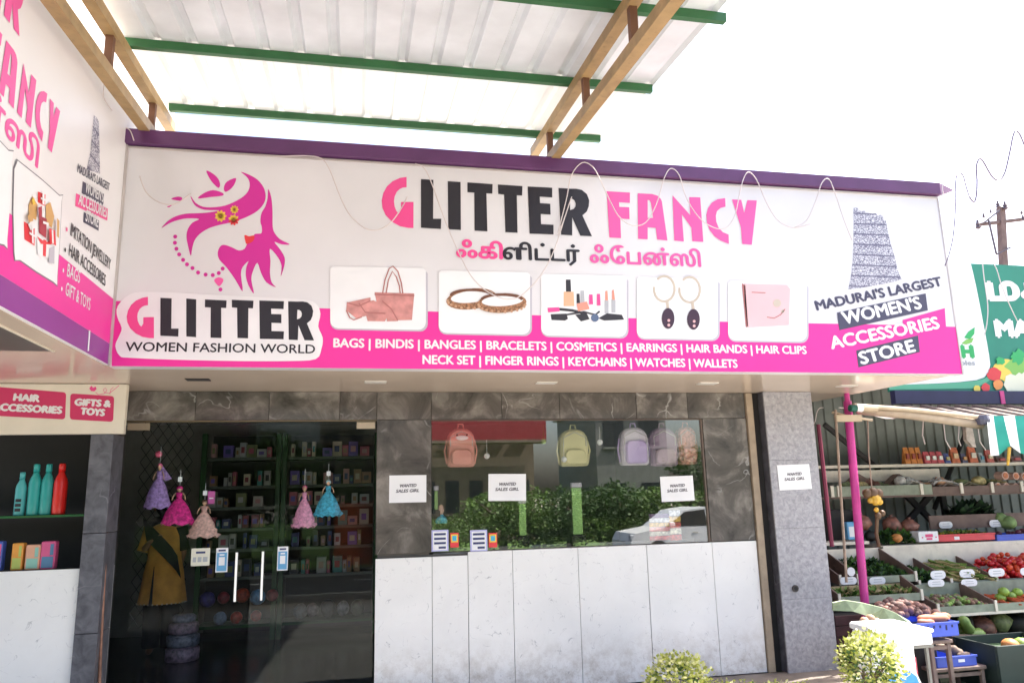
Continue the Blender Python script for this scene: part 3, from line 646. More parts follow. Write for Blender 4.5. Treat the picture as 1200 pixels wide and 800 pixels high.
KR += [([(112,180),(120,172),(126,196),(116,200)], INKY), ([(146,170),(168,178),(168,186),(146,178)], CARDM), ([(152,148),(160,151),(160,200),(152,196)], CARDM), ([(100,305),(128,322),(128,330),(100,314)], CARDM), ([(108,276),(114,279),(116,352),(110,348)], CARDM), ([(176,290),(200,300),(204,360),(178,345)], INKR), ([(186,296),(192,298),(194,352),(188,349)], CARDM), ([(90,240),(108,232),(112,262),(94,268)], ink('gold gift print', (0,0,0))), ([(132,210),(146,204),(146,246),(134,250)], ink('wine gift print', (0,0,0))), ([(150,262),(172,270),(172,280),(150,272)], CARDM), ([(204,250),(214,262),(212,330),(204,322)], ink('gold gift print', (0,0,0)))]
for i, (pl, m_) in enumerate(KR): flat('picture', [[K2(*p) for p in pl]], m_, side, 4+i*.5, XP)
# ================================================================== LEFT NEIGHBOUR: cream fascia, column, shelves
lf = thing('cream_fascia', 'low cream fascia board with pink HAIR ACCESSORIES and GIFTS & TOYS tags', 'signboard', (-2.6, 6.2, 2.13))
CY = 6.20
q = MB(); q.bbox(-4.3, CY, 2.125, -1.722, CY+.06, ZS-.003, .003); obj('board', q, CREAM, lf)
def CP(p, k=1): r = aY(p[0], p[1], CY); r.y = CY-.0016*k; return r
K9 = lambda x, y: (x/5.714, 380+y/5.714)
def rrect(TL, TR, BR, BL, r):
    P = [Vector(TL), Vector(TR), Vector(BR), Vector(BL)]; o = []
    for i in range(4):
        a, b, c_ = P[i-1], P[i], P[(i+1) % 4]; u = (a-b).normalized()*r; v = (c_-b).normalized()*r
        for t in (0, .25, .5, .75, 1): o.append(tuple(b+u*(1-t)**2+v*t**2))
    return o
tg = (( (-150,408),(444,455),(436,636),(-150,605)), ((472,462),(765,480),(758,652),(468,636)))
for t in tg: flat('tag_print', [rrect(*[K9(*p) for p in t], 4)], ink('deep rose tag', (.60,.035,.13)), lf, 1, CP)
def cline(body, a, b, cap, bold=.006): 
    p0, p1 = CP(K9(*a), 0), CP(K9(*b), 0); d = (p1-p0).normalized(); lettering(body, p0, p1, Vector((-d.z,0,d.x))*cap, INKW, lf, (0,-1,0), bold, lift=.002)
cline('HAIR', (92,508), (262,518), .052); cline('ACCESSORIES', (-52,572), (410,596), .052); cline('GIFTS &', (502,540), (738,552), .050); cline('TOYS', (540,600), (696,612), .050)
for pl in ([(598,428),(612,410),(625,425),(640,415),(648,432),(632,448),(610,446)],): flat('flourish_print', [[K9(*p) for p in pl]], INKP, lf, 1, CP)
flat('flourish_print', [[K9(*p) for p in stroke([(640,455),(660,470),(700,462),(716,440),(706,425),(692,436),(700,456),(730,462),(760,440),(798,408)], 3.5)], [K9(*p) for p in stroke([(736,470),(742,435),(760,420)], 3)]], INKP, lf, 1, CP)
lcol = thing('granite_column', 'narrow dark blue-grey granite column between the two shops at left', 'pillar', (-1.87, 6.3, 0))
for i in range(3):
    q = MB(); q.bbox(-1.953, 6.225, i*.7+.002, -1.797, 6.5, i*.7+.698 if i < 2 else 2.124, .002); obj('cladding_panel', q, GRANITE3, lcol)
q = MB(); q.tube([aY(126.5, 505, 6.3), aY(127, 560, 6.3), aY(124, 640, 6.3), aY(118, 760, 6.3), aY(114, 880, 6.3)], .011, 6)
solo('rusty_conduit', q, M('rusty pipe', (.30,.15,.10), .7, var=.4, scale=15), 'thin rusty conduit pipe beside the blue-grey column', 'pipe')
lw = thing('display_wall', 'white marble dwarf wall of the left shop under its shelves', 'wall', (-3, 6.4, 0))
for a, b in ((-4.3, -3.35), (-3.35, -2.62), (-2.62, -1.958)):
    q = MB(); q.bbox(a+.002, 6.26, 0, b-.002, 6.29, 1.15, .002); obj('marble_tile', q, MARBLE, lw)
q = MB(); q.box(-4.3, 6.292, 0, -1.96, 6.62, 1.135); obj('core', q, GRANITE, lw)
# niche
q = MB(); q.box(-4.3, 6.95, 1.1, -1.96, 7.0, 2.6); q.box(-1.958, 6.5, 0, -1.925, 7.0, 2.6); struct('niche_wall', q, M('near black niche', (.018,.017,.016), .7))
sh = thing('glass_shelf', 'green edged glass shelf carrying drinking bottles in the left shop', 'shelf', (-3, 6.6, 1.4))
sy = 6.45
zsh = aY(50, 603, sy).z
q = MB(); q.box(-4.3, sy-.08, zsh-.018, -1.97, sy+.35, zsh-.001); obj('board', q, M('green glass edge', (.015,.10,.03), .25, var=.1), sh)
def bottle_mb(h, r):
    return MB().lathe([(r*.96, 0), (r, .01), (r, h*.62), (r*.86, h*.70), (r*.5, h*.80), (r*.44, h*.84)], n=14), MB().lathe([(r*.5, h*.842), (r*.5, h*.97), (r*.40, h)], n=14)
TEAL = M('teal bottle', (.03,.36,.33), .28, var=.08); REDB = M('red bottle', (.72,.02,.015), .28, var=.08); TEAL2 = M('pale teal bottle', (.08,.42,.42), .3)
for (px, top, wd, mt, lb) in ((22.5, 553, 13, TEAL2, 'shortest pale teal bottle with dark lettering on the green shelf'), (38.5, 543.5, 15, TEAL, 'teal bottle, left one of the two tall teal bottles'), (53, 543.5, 14.5, TEAL, 'tall teal bottle next to the red bottle'), (68.5, 543, 16, REDB, 'red drinking bottle at the right end of the row')):
    p = aY(px, 598, sy); t = aY(px, top, sy); rr_ = (aY(px+wd/2, 580, sy)-aY(px-wd/2, 580, sy)).length/2
    b = thing('drinking_bottle', lb, 'bottle', (p.x, sy, zsh), group='bottles on the glass shelf')
    bb, cc = bottle_mb(t.z-zsh, rr_)
    for m__, nm in ((bb, 'body'), (cc, 'cap')):
        me = m__.mesh(nm, smooth=True); o = bpy.data.objects.new(nm, me); me.materials.append(mt); COL.objects.link(o); o.parent = b
    if px == 22.5: lettering('BOTTLE', Vector((p.x-rr_*.25, sy-rr_-.001, zsh+.03)), Vector((p.x-rr_*.25, sy-rr_-.001, zsh+.14)), Vector((rr_*.7, 0, 0))*-1, INKK, b, (0,-1,0), .003) if False else None
    if px == 22.5:
        q = MB()
        for k_ in range(3): z_ = zsh+.03+k_*.035; q.box(p.x-rr_*.45, sy-rr_-.003, z_, p.x+rr_*.5, sy-rr_*.8, z_+.022)
        obj('label_print', q, INKK, b)
for (px0, px1, top, m1, m2, lb) in ((16,29,636,M('orange yellow pack', (.75,.32,.05), .4),M('lime pack', (.42,.5,.12), .4),'small orange and green pack on the marble ledge'), (32,49,638,M('peach pack', (.72,.38,.25), .4),M('mint pack', (.25,.5,.42), .4),'peach striped box between two other packs on the ledge'), (50,67,634,M('pink pack', (.65,.10,.25), .4),M('blue pack', (.08,.2,.35), .4),'pink and blue box at the right of the ledge'), (-6,5,634,M('blue tin', (.05,.1,.4), .4),M('pink pack', (0,0,0)),'blue pack cut by the left picture edge')):
    a = aY(px0, top, 6.36); b_ = aY(px1, top, 6.36); t = thing('toiletry_pack', lb, 'pack', ((a.x+b_.x)/2, 6.36, 1.151), group='packs on the left ledge')
    q = MB(); q.bbox(a.x, 6.34, 1.151, b_.x, 6.41, a.z, .006); o = obj('carton', q, m1, t)
    q = MB(); wd = b_.x-a.x; q.box(a.x+wd*.12, 6.3375, 1.16, a.x+wd*.9, 6.3405, 1.151+(a.z-1.151)*.45); q.box(a.x+wd*.65, 6.3372, 1.151+(a.z-1.151)*.5, a.x+wd*.88, 6.3404, a.z-.02); obj('label', q, m2, t)
# dark underside lid of the side sign: already the soffit; near black panel beyond the reflective strip
# ================================================================== NOTICES AND STICKERS
def notice(px0, py0, px1, py1, Y, lb, grp='white paper notices', faint=False):
    a = aY((px0+px1)/2, py0, Y); b_ = aY((px0+px1)/2, py1, Y); l = aY(px0, (py0+py1)/2, Y).x; r = aY(px1, (py0+py1)/2, Y).x
    t = thing('paper_notice', lb, 'notice', ((l+r)/2, Y, b_.z), group=grp)
    q = MB(); q.box(l, Y-.0035, b_.z, r, Y-.0015, a.z); obj('sheet', q, PAPER, t); t.rotation_euler = (0, random.uniform(-.03, .03), 0)
    w_ = r-l; h = a.z-b_.z; mt = M('grey print', (.16,.15,.17), .7)
    for body, zz_, u0, u1 in (('WANTED', .56, .27, .72), ('SALES GIRL', .37, .18, .80)):
        lettering(body, Vector((l+w_*u0, Y-.0035, b_.z+h*zz_)), Vector((l+w_*u1, Y-.0035, b_.z+h*(zz_+.012))), Vector((.006, 0, h*.115)), mt, t, (0,-1,0), .0022)
notice(456, 556.5, 499.5, 588.5, 6.598, 'white WANTED SALES GIRL notice on dark granite between door and window')
notice(572, 555, 616, 586.5, 6.620, 'white WANTED SALES GIRL notice on the left half of the window')
notice(774.5, 557.5, 813, 587, 6.620, 'white WANTED SALES GIRL notice on the right half of the window')
notice(912, 544, 950, 573.5, 6.498, 'white WANTED SALES GIRL notice on the grey granite pillar')
def sticker(px0, py0, px1, py1, Y, lb, base, marks, name='sticker', depth=.004):
    cx, cy = (px0+px1)/2, (py0+py1)/2
    zt_, zb_ = aY(cx, py0, Y).z, aY(cx, py1, Y).z; l, r = aY(px0, cy, Y).x, aY(px1, cy, Y).x; w_, h = r-l, zt_-zb_
    t = thing(name, lb, 'sticker', ((l+r)/2, Y, zb_))
    q = MB(); q.bbox(l, Y-depth, zb_, r, Y-.001, zt_, .0015); obj('backing', q, base, t)
    for qi, (u0, v0, u1, v1, m_) in enumerate(marks):
        q = MB(); q.box(l+w_*u0, Y-depth-.0010-.0005*qi, zb_+h*v0, l+w_*u1, Y-depth+.0002, zb_+h*v1); obj('print_block', q, m_, t)
    return t, l, w_, zb_, h
BLU = ink('sky blue print', (.12,.36,.62)); NAVY = ink('navy print', (.03,.04,.14)); CRM = ink('cream print', (.72,.70,.58)); GRY = ink('grey print block', (.4,.42,.45))
sticker(224, 642, 246, 662.5, 6.616, 'cream card of opening details on the left glass door', CRM, [(.25,.70,.75,.82,NAVY),(.1,.22,.28,.5,GRY),(.36,.22,.56,.5,GRY),(.64,.22,.88,.5,GRY)])
PB = [(.08,.05,.92,.8,BLU),(.25,.28,.75,.62,PAPER),(.2,.86,.8,.93,NAVY),(.3,.68,.7,.74,PAPER)]
sticker(253, 641.5, 267, 670, 6.616, 'blue payment card beside the left door handle', PAPER, PB)
sticker(325, 640, 337.5, 668, 6.616, 'blue payment card on the right glass door', PAPER, PB)
LV = ink('lavender border', (.45,.45,.75))
for px, lb in ((505.5, 'blue bordered ruled sticker at the left corner of the window'), (551, 'second blue bordered ruled sticker, right of the corner one')):
    t, l, w_, zb_, h = sticker(px, 620.5, px+20, 645.5, 6.618, lb, LV, [(.09,.06,.91,.93,PAPER)])
    for v in (.12,.33,.54,.75):
        q = MB(); q.box(l+w_*(.16 if v > .2 else .42), 6.6105, zb_+h*v, l+w_*.84, 6.6125, zb_+h*(v+.10)); obj('rule_line', q, NAVY, t)
for px, lb in ((527.5, 'small red and yellow sticker beside the corner ruled sticker'), (572.5, 'small red and yellow sticker beside the second ruled sticker')):
    sticker(px, 624, px+10, 641, 6.618, lb, INKR, [(.1,.35,.9,.9,INKY),(.25,.45,.75,.8,ink('cyan print', (.05,.4,.6)))])
# ================================================================== CANOPY ROOF
def rz_(y): return 4.50+.09*(y-5.4)          # centre height of the upper chords
canopy = thing('canopy_roof', 'corrugated metal canopy sheets on green purlins above the shop front', 'canopy', (.3, 4, 4.5))
for (yc, x0, x1) in ((5.79, -1.46, 2.03), (4.79, -1.50, 2.10), (3.79, -1.5, 2.17), (2.79, -1.5, 2.17), (1.79, -1.5, 2.17), (.85, -1.5, 2.17)):
    z = rz_(yc)+.04; q = MB(); q.beam((x0, yc, z+.028), (x1, yc, z+.028), .045, .056, up=(0, -.09, 1)); obj('purlin', q, GREENP, canopy)
def sheet(x0, nrib, ys):
    prof = []; x = x0
    for i in range(nrib):
        prof += [(x, 0), (x+.150, 0), (x+.168, .034), (x+.206, .034)]; x += .226
    prof.append((x, 0)); 
    q = MB(); t = .0016
    for side_ in (0, 1):
        vs = [(px_, y, rz_(y)+.04+.056+pz+side_*t+.001) for y in ys for (px_, pz) in prof]; n = len(prof)
        q.add(vs, [(j*n+i, j*n+i+1, (j+1)*n+i+1, (j+1)*n+i) for j in range(2) for i in range(n-1)])
    return q
SHEET2 = M('brightened roof sheet', (.80,.80,.78), .5, var=.04, scale=2.5, trans=.27)  # translucency added so the sheet row nearest the sign blows out to white
for i, x0 in enumerate((-1.50, -.37, .76, 1.89)):
    o = obj('roof_sheet', sheet(x0, 5 if i < 3 else 1, (.6, 2.6, 4.80)), SHEET, canopy, normals=False); o.location.z += .002*(i % 2)
    o = obj('roof_sheet', sheet(x0, 5 if i < 3 else 1, (4.74, 5.3, 5.92)), SHEET2, canopy, normals=False, label='pale brightened roof sheet nearest the signboard, translucency added for glare'); o.location.z += .004+.002*(i % 2)
def truss(xc, lb, y1=5.62):
    t = thing('roof_truss', lb, 'truss', (xc, 5.4, 4.2), group='ochre trusses under the canopy')
    q = MB(); q.beam((xc, .5, rz_(.5)), (xc, y1+.42, rz_(y1+.42)), .072, .075); obj('upper_chord', q, OCHRE, t)
    lo = lambda y: 4.222+.104*(y-5.4)
    q = MB(); q.beam((xc, .5, lo(.5)), (xc, 5.60, lo(5.60)), .072, .075); obj('lower_chord', q, OCHRE, t)
    for y in (5.50, 4.52, 3.62, 2.7, 1.8, .9):
        q = MB(); q.beam((xc, y, lo(y)+.034), (xc, y, rz_(y)-.034), .045, .045, up=(0, 1, 0)); obj('web_strut', q, RUST, t)
    return t
truss(1.50, 'ochre ladder truss crossing over the middle of the shop sign')
truss(-1.50, 'ochre ladder truss along the side signboard at left')
q = MB(); q.bbox(1.40, 5.46, 4.185, 1.62, 5.66, 4.20, .004); solo('truss_plate', q, RUST, 'small rusty seat plate under the middle truss on the purple trim', 'bracket')
# ================================================================== WIRES
def wire(lb, pts, Y=SY-.07, r=.0042, fn=None, n=4, grp='loose cable loops on the sign'):
    P = []
    L_ = len(pts)
    for i in range(L_-1):
        p0, p1, p2, p3 = (Vector(pts[min(max(i+k, 0), L_-1)]) for k in (-1, 0, 1, 2))
        for j in range(n):
            t = j/n; P.append(.5*((2*p1)+(p2-p0)*t+(2*p0-5*p1+4*p2-p3)*t*t+(3*p1-p0-3*p2+p3)*t**3))
    P.append(Vector(pts[-1]))
    W = [(fn or (lambda p: aY(p.x, p.y, Y+.02*sin(p.x*.05))))(p) for p in P]
    q = MB(); q.tube(W, r, 5); return solo('cable', q, WIRE2 if fn and r in (.0055,.009) else WIRE, lb, 'cable', grp, smooth=True)
a4 = lambda P: crop(370, 180, 2.963, P); a5 = lambda P: crop(640, 180, 2.963, P); a6 = lambda P: crop(900, 150, 2.667, P); a7 = lambda P: crop(1040, 150, 5.333, P)
wire('thin cable sagging between the woman logo and the title', a4([(-130,10),(-40,8),(20,18),(50,60),(85,150),(120,215),(170,258),(215,265),(262,238),(300,185),(318,150)]))
wire('longest thin cable looping across the title and picture cards', a4([(345,35),(378,52),(405,110),(430,180),(460,260),(500,350),(540,425),(590,475),(650,503),(700,500),(745,465),(790,410),(830,330),(865,220),(889,150)])+a5([(40,285),(70,160),(88,75),(125,32),(160,45),(185,85),(215,150),(250,215),(295,248),(345,240),(385,170),(408,90),(432,52),(462,75),(485,150),(525,215),(570,252),(620,260),(655,215),(678,110),(700,65),(730,90),(765,170),(805,232),(860,258),(915,245)])+a6([(80,312),(120,290),(150,225),(168,172),(190,160),(210,205),(235,280),(262,350)]))
wire('cable loop over the woman logo hat', crop(130,150,2.667,[(90,150),(110,200),(150,232),(200,238),(250,205)]))
wire('cable hooked around the left end of the purple trim', crop(0,0,4,[(560,640),(566,610),(585,600),(610,612),(628,660)]))
wire('long cable hanging from the trim end down to the lettering', a7([(345,355),(440,290)])[:0]+a7([(360,860),(385,790),(410,680),(424,520),(424,400),(430,310),(450,280),(474,300),(490,360),(512,430)]), fn=lambda p: aY(p.x, p.y, SY-.1), r=.0055)
wire('short cable strand hanging at the trim end', a7([(440,290),(380,325),(345,355),(350,430),(372,525)]), Y=SY-.1)
wire('cable strand dropping behind the trim end point', a7([(440,370),(470,375),(480,420),(470,560),(452,690)]), Y=SY-.08)
wire('cable rising into the sky to the right of the sign', a7([(512,430),(540,462),(556,420),(560,330),(556,240),(575,192),(600,212),(655,305),(700,325),(735,275),(765,150),(785,50),(803,18),(830,45),(870,140),(900,180)]), fn=lambda p: aY(p.x, p.y, 6.2), r=.009)
wire('two drooping cables in front of the green board', crop(1090,290,4.444,[(272,70),(280,150),(300,300),(295,400),(280,460)]), fn=lambda p: aY(p.x, p.y, 7.4), r=.006)
wire('cable crossing the white letters of the green board', crop(1090,290,4.444,[(318,68),(345,110),(370,190),(410,290),(455,385)]), fn=lambda p: aY(p.x, p.y, 7.4), r=.006)
wire('hanging cable loop at the soffit edge beside the pillar', crop(940,440,8,[(90,480),(120,430),(140,340),(165,305),(200,300)]), fn=lambda p: aY(p.x, p.y, 6.7), r=.004)
wire('dark thin wire in the corner above the side sign', crop(0,0,4,[(490,375),(486,455),(525,520)]), fn=lambda p: aX(p.x, p.y, SX+.02), r=.003)
q = MB(); p = K2(348, 690); q.tube([aX(*K2(350, 690), SX+.006), aX(*K2(344, 770), SX+.006)], .005, 5); solo('tie_strip', q, PAPER, 'short white strip on the purple edge of the side sign', 'strip')
# ================================================================== UTILITY POLE
PM = M('weathered pole', (.20,.13,.12), .8, var=.25); IM = M('dark porcelain', (.10,.07,.09), .4)
UY = 14.0; U = lambda x, y, d=0: aY(*crop(1040,150,5.333,[(x,y)])[0], UY+d)
up_ = thing('utility_pole', 'rusty utility pole with a crossarm and insulators behind the green board', 'pole', (U(725,800).x, UY, -.4))
b0 = U(722, 800); t0 = U(708, 500); dr = (t0-b0)/(t0.z-b0.z)
q = MB(); q.beam(b0-dr*(b0.z+.4), t0, .135, .135, up=(0,1,0)); obj('mast', q, PM, up_)
q = MB(); q.beam(U(565,605), U(870,568), .07, .07); obj('crossarm', q, PM, up_)
for a, b in (((605,590),(700,515)), ((632,575),(680,785)), ((680,790),(770,745))): q = MB(); q.beam(U(*a,-.12), U(*b,-.12), .035, .03, up=(0,1,0)); obj('brace', q, IM, up_)
for x, y, r in ((565,603,.11),(735,485,.10),(690,478,.09),(600,545,.06),(645,520,.05),(848,560,.07),(838,527,.05)):
    q = MB(); q.lathe([(r*.3,-r),(r,-r*.7),(r*.6,-r*.2),(r*.9,0),(r*.5,r*.4),(r*.3,r)], U(x,y,-.12), 10, .6, .6); obj('insulator', q, IM, up_)
q = MB(); q.tube([U(735,540), U(1400,470,2), U(2400,300,6)], .012, 4); solo('power_line', q, IM, 'power line leaving the utility pole to the right', 'cable')
# ================================================================== GREEN BOARD OF THE VEGETABLE SHOP
GY = 7.6
def GP(p, k=1): r = aY(p[0], p[1], GY); r.y = GY-.003*k; return r
gb = thing('green_signboard', 'green and white vegetable shop board with white letters and printed vegetables', 'signboard', (8, GY, 2.6))
a = GP((1040, 303)); b_ = GP((1040, 458)); xr_ = GP((1330, 400)).x
q = MB(); q.box(GP((1040,400)).x, GY, b_.z, xr_, GY+.1, a.z-.015); obj('panel', q, M('teal green board', (.018,.22,.15), .5, var=.05), gb)
V = lambda P: crop(1090, 290, 4.444, P)
edge = V([(205,62),(222,130),(240,210),(258,300),(275,390),(292,480),(306,560),(312,610),(304,650),(280,676),(240,690),(150,700),(60,706),(-200,716),(-215,62)])
flat('white_panel', [[p for p in edge]], ink('white board print', (.85,.85,.85)), gb, 1, GP)
flat('print_strip', [[p for p in V([(-215,716),(60,708),(150,702),(240,694),(284,682),(306,655),(318,620),(330,640),(312,690),(240,733),(-215,742)])]], ink('mint strip print', (.10,.42,.26)), gb, 2, GP)
def gline(body, x0, x1, yb, cap, mat=INKW, bold=.012, capr=.72, k=1):
    p0, p1 = GP(V([(x0, yb)])[0], 0), GP(V([(x1, yb)])[0], 0); lettering(body, p0, p1, Vector((0,0,cap)), mat, gb, (0,-1,0), bold, capr, lift=.003*k)
cap_ = (GP(V([(345,375)])[0]).z-GP(V([(345,462)])[0]).z)
gline('மக', 308, 640, 272, cap_*1.05, bold=.030, capr=.56); gline('MADURAI', 350, 880, 463, cap_, bold=.028)
gline('H', 168, 224, 572, cap_*.72, mat=ink('leaf green print', (.03,.40,.12)), bold=.02, k=2)
gline('Vegetables', 20, 232, 612, cap_*.28, mat=ink('grey print', (.3,.3,.3)) if 0 else GRY, bold=.004, k=2)
LG = ink('leaf green print', (.03,.40,.12)); LG2 = ink('fresh leaf print', (.22,.50,.10))
for pl, m_ in (([(175,470),(195,440),(230,415),(228,450),(205,478)], LG), ([(160,500),(185,480),(225,470),(215,495),(185,505)], LG2)):
    flat('leaf_print', [V(pl)], m_, gb, 2.5, GP)
random.seed(11)
def vdisc(cx, cy, r, m_, k, j=.12): flat('vegetable_print', [V([(cx+r*(1+random.uniform(-j,j))*cos(i*pi/8), cy+r*(1+random.uniform(-j,j))*sin(i*pi/8)) for i in range(16)])], m_, gb, k, GP)
YP = ink('yellow pepper print', (.80,.62,.10)); RP = ink('red pepper print', (.70,.05,.06)); CP_ = ink('cauliflower print', (.8,.8,.62)); OP = ink('orange print', (.8,.3,.08))
vdisc(385, 635, 58, YP, 3); vdisc(330, 660, 36, RP, 3.4); vdisc(460, 620, 62, LG2, 3.1, .3); vdisc(455, 570, 36, LG, 3.5, .3); vdisc(440, 715, 60, CP_, 3.8, .2); vdisc(520, 690, 55, CP_, 4.1, .2); vdisc(350, 715, 26, OP, 4.3); vdisc(285, 728, 22, RP, 4.2); vdisc(240, 735, 18, YP, 4.4); vdisc(560, 620, 50, RP, 4.5); vdisc(620, 680, 60, LG2, 4.7, .3); vdisc(360, 590, 22, LG, 4.8, .3)
fa = thing('blue_fascia', 'dark navy fascia rail under the green board with a pink strap', 'fascia', (8, 7.5, 2.5))
z0, z1 = GP((1100,474)).z, GP((1100,459)).z
q = MB(); q.box(GP((1034,400)).x, 7.50, z0, xr_, 7.58, z1+.0); obj('rail', q, M('navy steel', (.02,.02,.075), .5, var=.2), fa)
q = MB(); p0 = GP((1165,474)); p1 = GP((1163,458)); q.box(p0.x, 7.49, z0-.004, p0.x+.055, 7.499, z1); obj('strap', q, M('pink strap', (.62,.06,.24), .5), fa)
# tin awning below it, slopes down to the front
AW = M('pinkish tin awning', (.10,.065,.058), .6, var=.15, scale=4)
prof = []; x = 5.25
while x < 10.5: prof += [(x, 0), (x+.11, 0), (x+.135, .028), (x+.205, .028)]; x += .23
za, zb2 = aY(1150, 477, 7.5).z, aY(1150, 490, 6.75).z
q = MB(); n = len(prof); q.add([(px_, 7.5, za+pz) for px_, pz in prof]+[(px_, 6.75, zb2+pz) for px_, pz in prof], [(i, i+1, n+i+1, n+i) for i in range(n-1)])
tag(obj('tin_awning', q, AW, normals=False), 'ribbed pinkish tin awning sheet under the navy rail', 'awning')
# rolled striped awning tube and hanging striped cloth
ra = thing('rolled_awning', 'rolled cream awning on a bar with green and white striped cloth hanging from its end', 'awning', (6.4, 6.7, 2.3))
T = lambda x, y, Y=6.6: aY(x, y, Y)
q = MB(); q.tube([T(1006,481), T(1060,485), T(1150,497)], [.040,.046,.050], 10); obj('cloth_roll', q, M('cream awning cloth', (.42,.33,.24), .85, var=.15, scale=7), ra, smooth=True)
q = MB(); q.tube([T(1000,475,6.55), T(1070,480,6.55), T(1150,489,6.55)], .022, 8); obj('support_bar', q, M('cream bar', (.48,.38,.26), .6), ra)
for x0, x1, m_ in ((996,1003,M('dark green cloth', (.02,.12,.09), .8)), (1003,1010,PAPER), (1010,1027,M('cream bar', (0,0,0))), ):
    q = MB(); q.tube([T(x0,478,6.52), T(x1,478.5,6.52)], .035, 8); obj('cloth_band', q, m_, ra)
q = MB(); q.lathe([(.02,-.05),(.06,-.045),(.075,0),(.06,.045),(.02,.05)], T(1151,492,6.55), 12); obj('end_cap', q, M('slate end cap', (.08,.08,.12), .5), ra)
SG = M('sea green cloth stripe', (.03,.32,.25), .85, var=.1); SW = M('white cloth stripe', (.8,.8,.78), .85, var=.05)
st = [(1156,487,1161,534),(1164,487,1171,533),(1176,487,1184,522),(1189,487,1196,531),(1203,487,1213,534),(1216,487,1226,536),(1230,487,1240,536)]
for i in range(len(st)-1):
    a_, b_ = st[i], st[i+1]; q = MB(); rows = 5
    vs = []
    for r in range(rows):
        t = r/(rows-1)
        for k_, s_ in enumerate((a_, b_)):
            p = T(s_[0]+(s_[2]-s_[0])*t, s_[1]+(s_[3]-s_[1])*t, 6.5-.05*sin(t*2.4)+.03*((i+k_) % 2)); vs.append(p)
    q.add(vs, [(2*r, 2*r+1, 2*r+3, 2*r+2) for r in range(rows-1)]); o = obj('cloth_stripe', q, (SW, SG)[i % 2], ra, normals=False, smooth=True)
# ================================================================== VEGETABLE SHOP
VF = -.16
q = MB(); q.box(4.3, 5.3, -.34, 12.5, 9.6, VF); struct('vegetable_shop_floor', q, M('worn green floor', (.075,.11,.065), .6, var=.35, scale=3, wear=.3))
q = MB(); xx = 4.45; vs = []
while xx < 12.4: vs += [(xx,0),(xx+.115,0),(xx+.128,-.022),(xx+.142,0)]; xx += .155
n = len(vs); q.add([(x_, 9.3+y_, VF) for x_, y_ in vs]+[(x_, 9.3+y_, 3.4) for x_, y_ in vs], [(i, i+1, n+i+1, n+i) for i in range(n-1)])
tag(obj('corrugated_wall', q, M('grey green tin wall', (.25,.27,.245), .55, metal=.2, var=.25, scale=3), normals=False), 'ribbed grey-green tin back wall of the vegetable shop', 'wall')
q = MB(); q.box(4.8, 7.72, 3.0, 12.5, 9.5, 3.05); struct('vegetable_shop_roof', q, M('dark tin', (.08,.08,.08), .7))
q = MB(); q.box(12.4, 6.6, VF, 12.5, 9.5, 2.6); struct('vegetable_shop_end_wall', q, M('dark tin', (0,0,0)))
q = MB(); q.box(4.32, 6.99, VF, 4.40, 9.3, 3.2); struct('party_wall', q, M('dusky brown wall', (.09,.05,.045), .8))
MAG = M('magenta painted pole', (.55,.045,.27), .45, var=.15, scale=7, wear=.25)
mp_ = thing('magenta_post', 'magenta painted steel post in front of the vegetable shelves', 'post', (4.72, 6.62, VF))
tp, bt = aY(993, 470, 6.62), aY(1014, 712, 6.62); d_ = (bt-tp)/(bt.z-tp.z); foot = tp+d_*(VF-tp.z)
q = MB(); q.tube([foot, tp+d_*.0], .038, 14); obj('tube', q, MAG, mp_, smooth=False)
q = MB(); q.tube([tp-d_*.14, tp+d_*.5], .026, 10) if 0 else q.tube([tp, tp-d_*-.25], .026, 10); obj('upper_tube', q, MAG, mp_)
q = MB(); q.tube([T(975,483,6.55), T(995,488,6.5), T(1022,492,6.48)], .014, 6); obj('cream_bracket', q, M('cream bar', (0,0,0)), mp_)
q = MB(); q.bbox(T(979,492,6.5).x, 6.48, T(979,494,6.5).z, T(1009,492,6.5).x, 6.52, T(979,486,6.5).z, .004); obj('clamp_plate', q, M('cream bar', (0,0,0)), mp_)
q = MB(); q.tube([T(959,497,6.85), T(966,560,6.85), T(975,640,6.85)], .02, 6); solo('thin_post', q, M('maroon post', (.22,.03,.07), .6), 'thin maroon post close to the grey pillar edge', 'post')
q = MB(); q.tube([T(966,497,8.9), T(1030,550,8.9)], .035, 6); solo('diagonal_brace', q, M('dark strut', (.04,.035,.035), .7), 'dark diagonal brace on the back wall left of the shelves', 'brace')
q = MB(); q.tube([T(1136,497,9.0)]+[T(1095,596,9.0)], .03, 6); solo('diagonal_brace', q, M('dark strut', (0,0,0)), 'dark diagonal brace behind the bottle shelf', 'brace')
for a_, b_, lb in (((1062,580),(1092,610),'dark cross brace leaning right under the middle shelf'), ((1092,578),(1062,612),'dark cross brace leaning left under the middle shelf'), ((1104,578),(1109,610),'dark upright brace under the middle shelf')):
    q = MB(); q.beam(T(*a_,8.9), T(*b_,8.9), .07, .05, up=(0,1,0)); solo('diagonal_brace', q, M('dark strut', (0,0,0)), lb, 'brace')
for pts, lb, r in (([(979,480),(984,560),(990,650),(992,682)], 'long thin rope left of the magenta post', .012), ([(1017,492),(1018,530),(1022,575)], 'thin rope holding the hanging garland', .006)):
    q = MB(); q.tube([T(x, y, 6.5) for x, y in pts], r, 6); solo('rope', q, M('rope brown', (.30,.22,.17), .9, var=.3, scale=20), lb, 'rope')
gm = [M('golden ornament', (.62,.36,.04), .4, var=.3, scale=30), M('dark brown ornament', (.10,.05,.02), .5)]
t = thing('hanging_ornament', 'golden brown ornament hanging on a rope beside the magenta post', 'ornament', tuple(T(1024,590,6.5)))
random.seed(5)
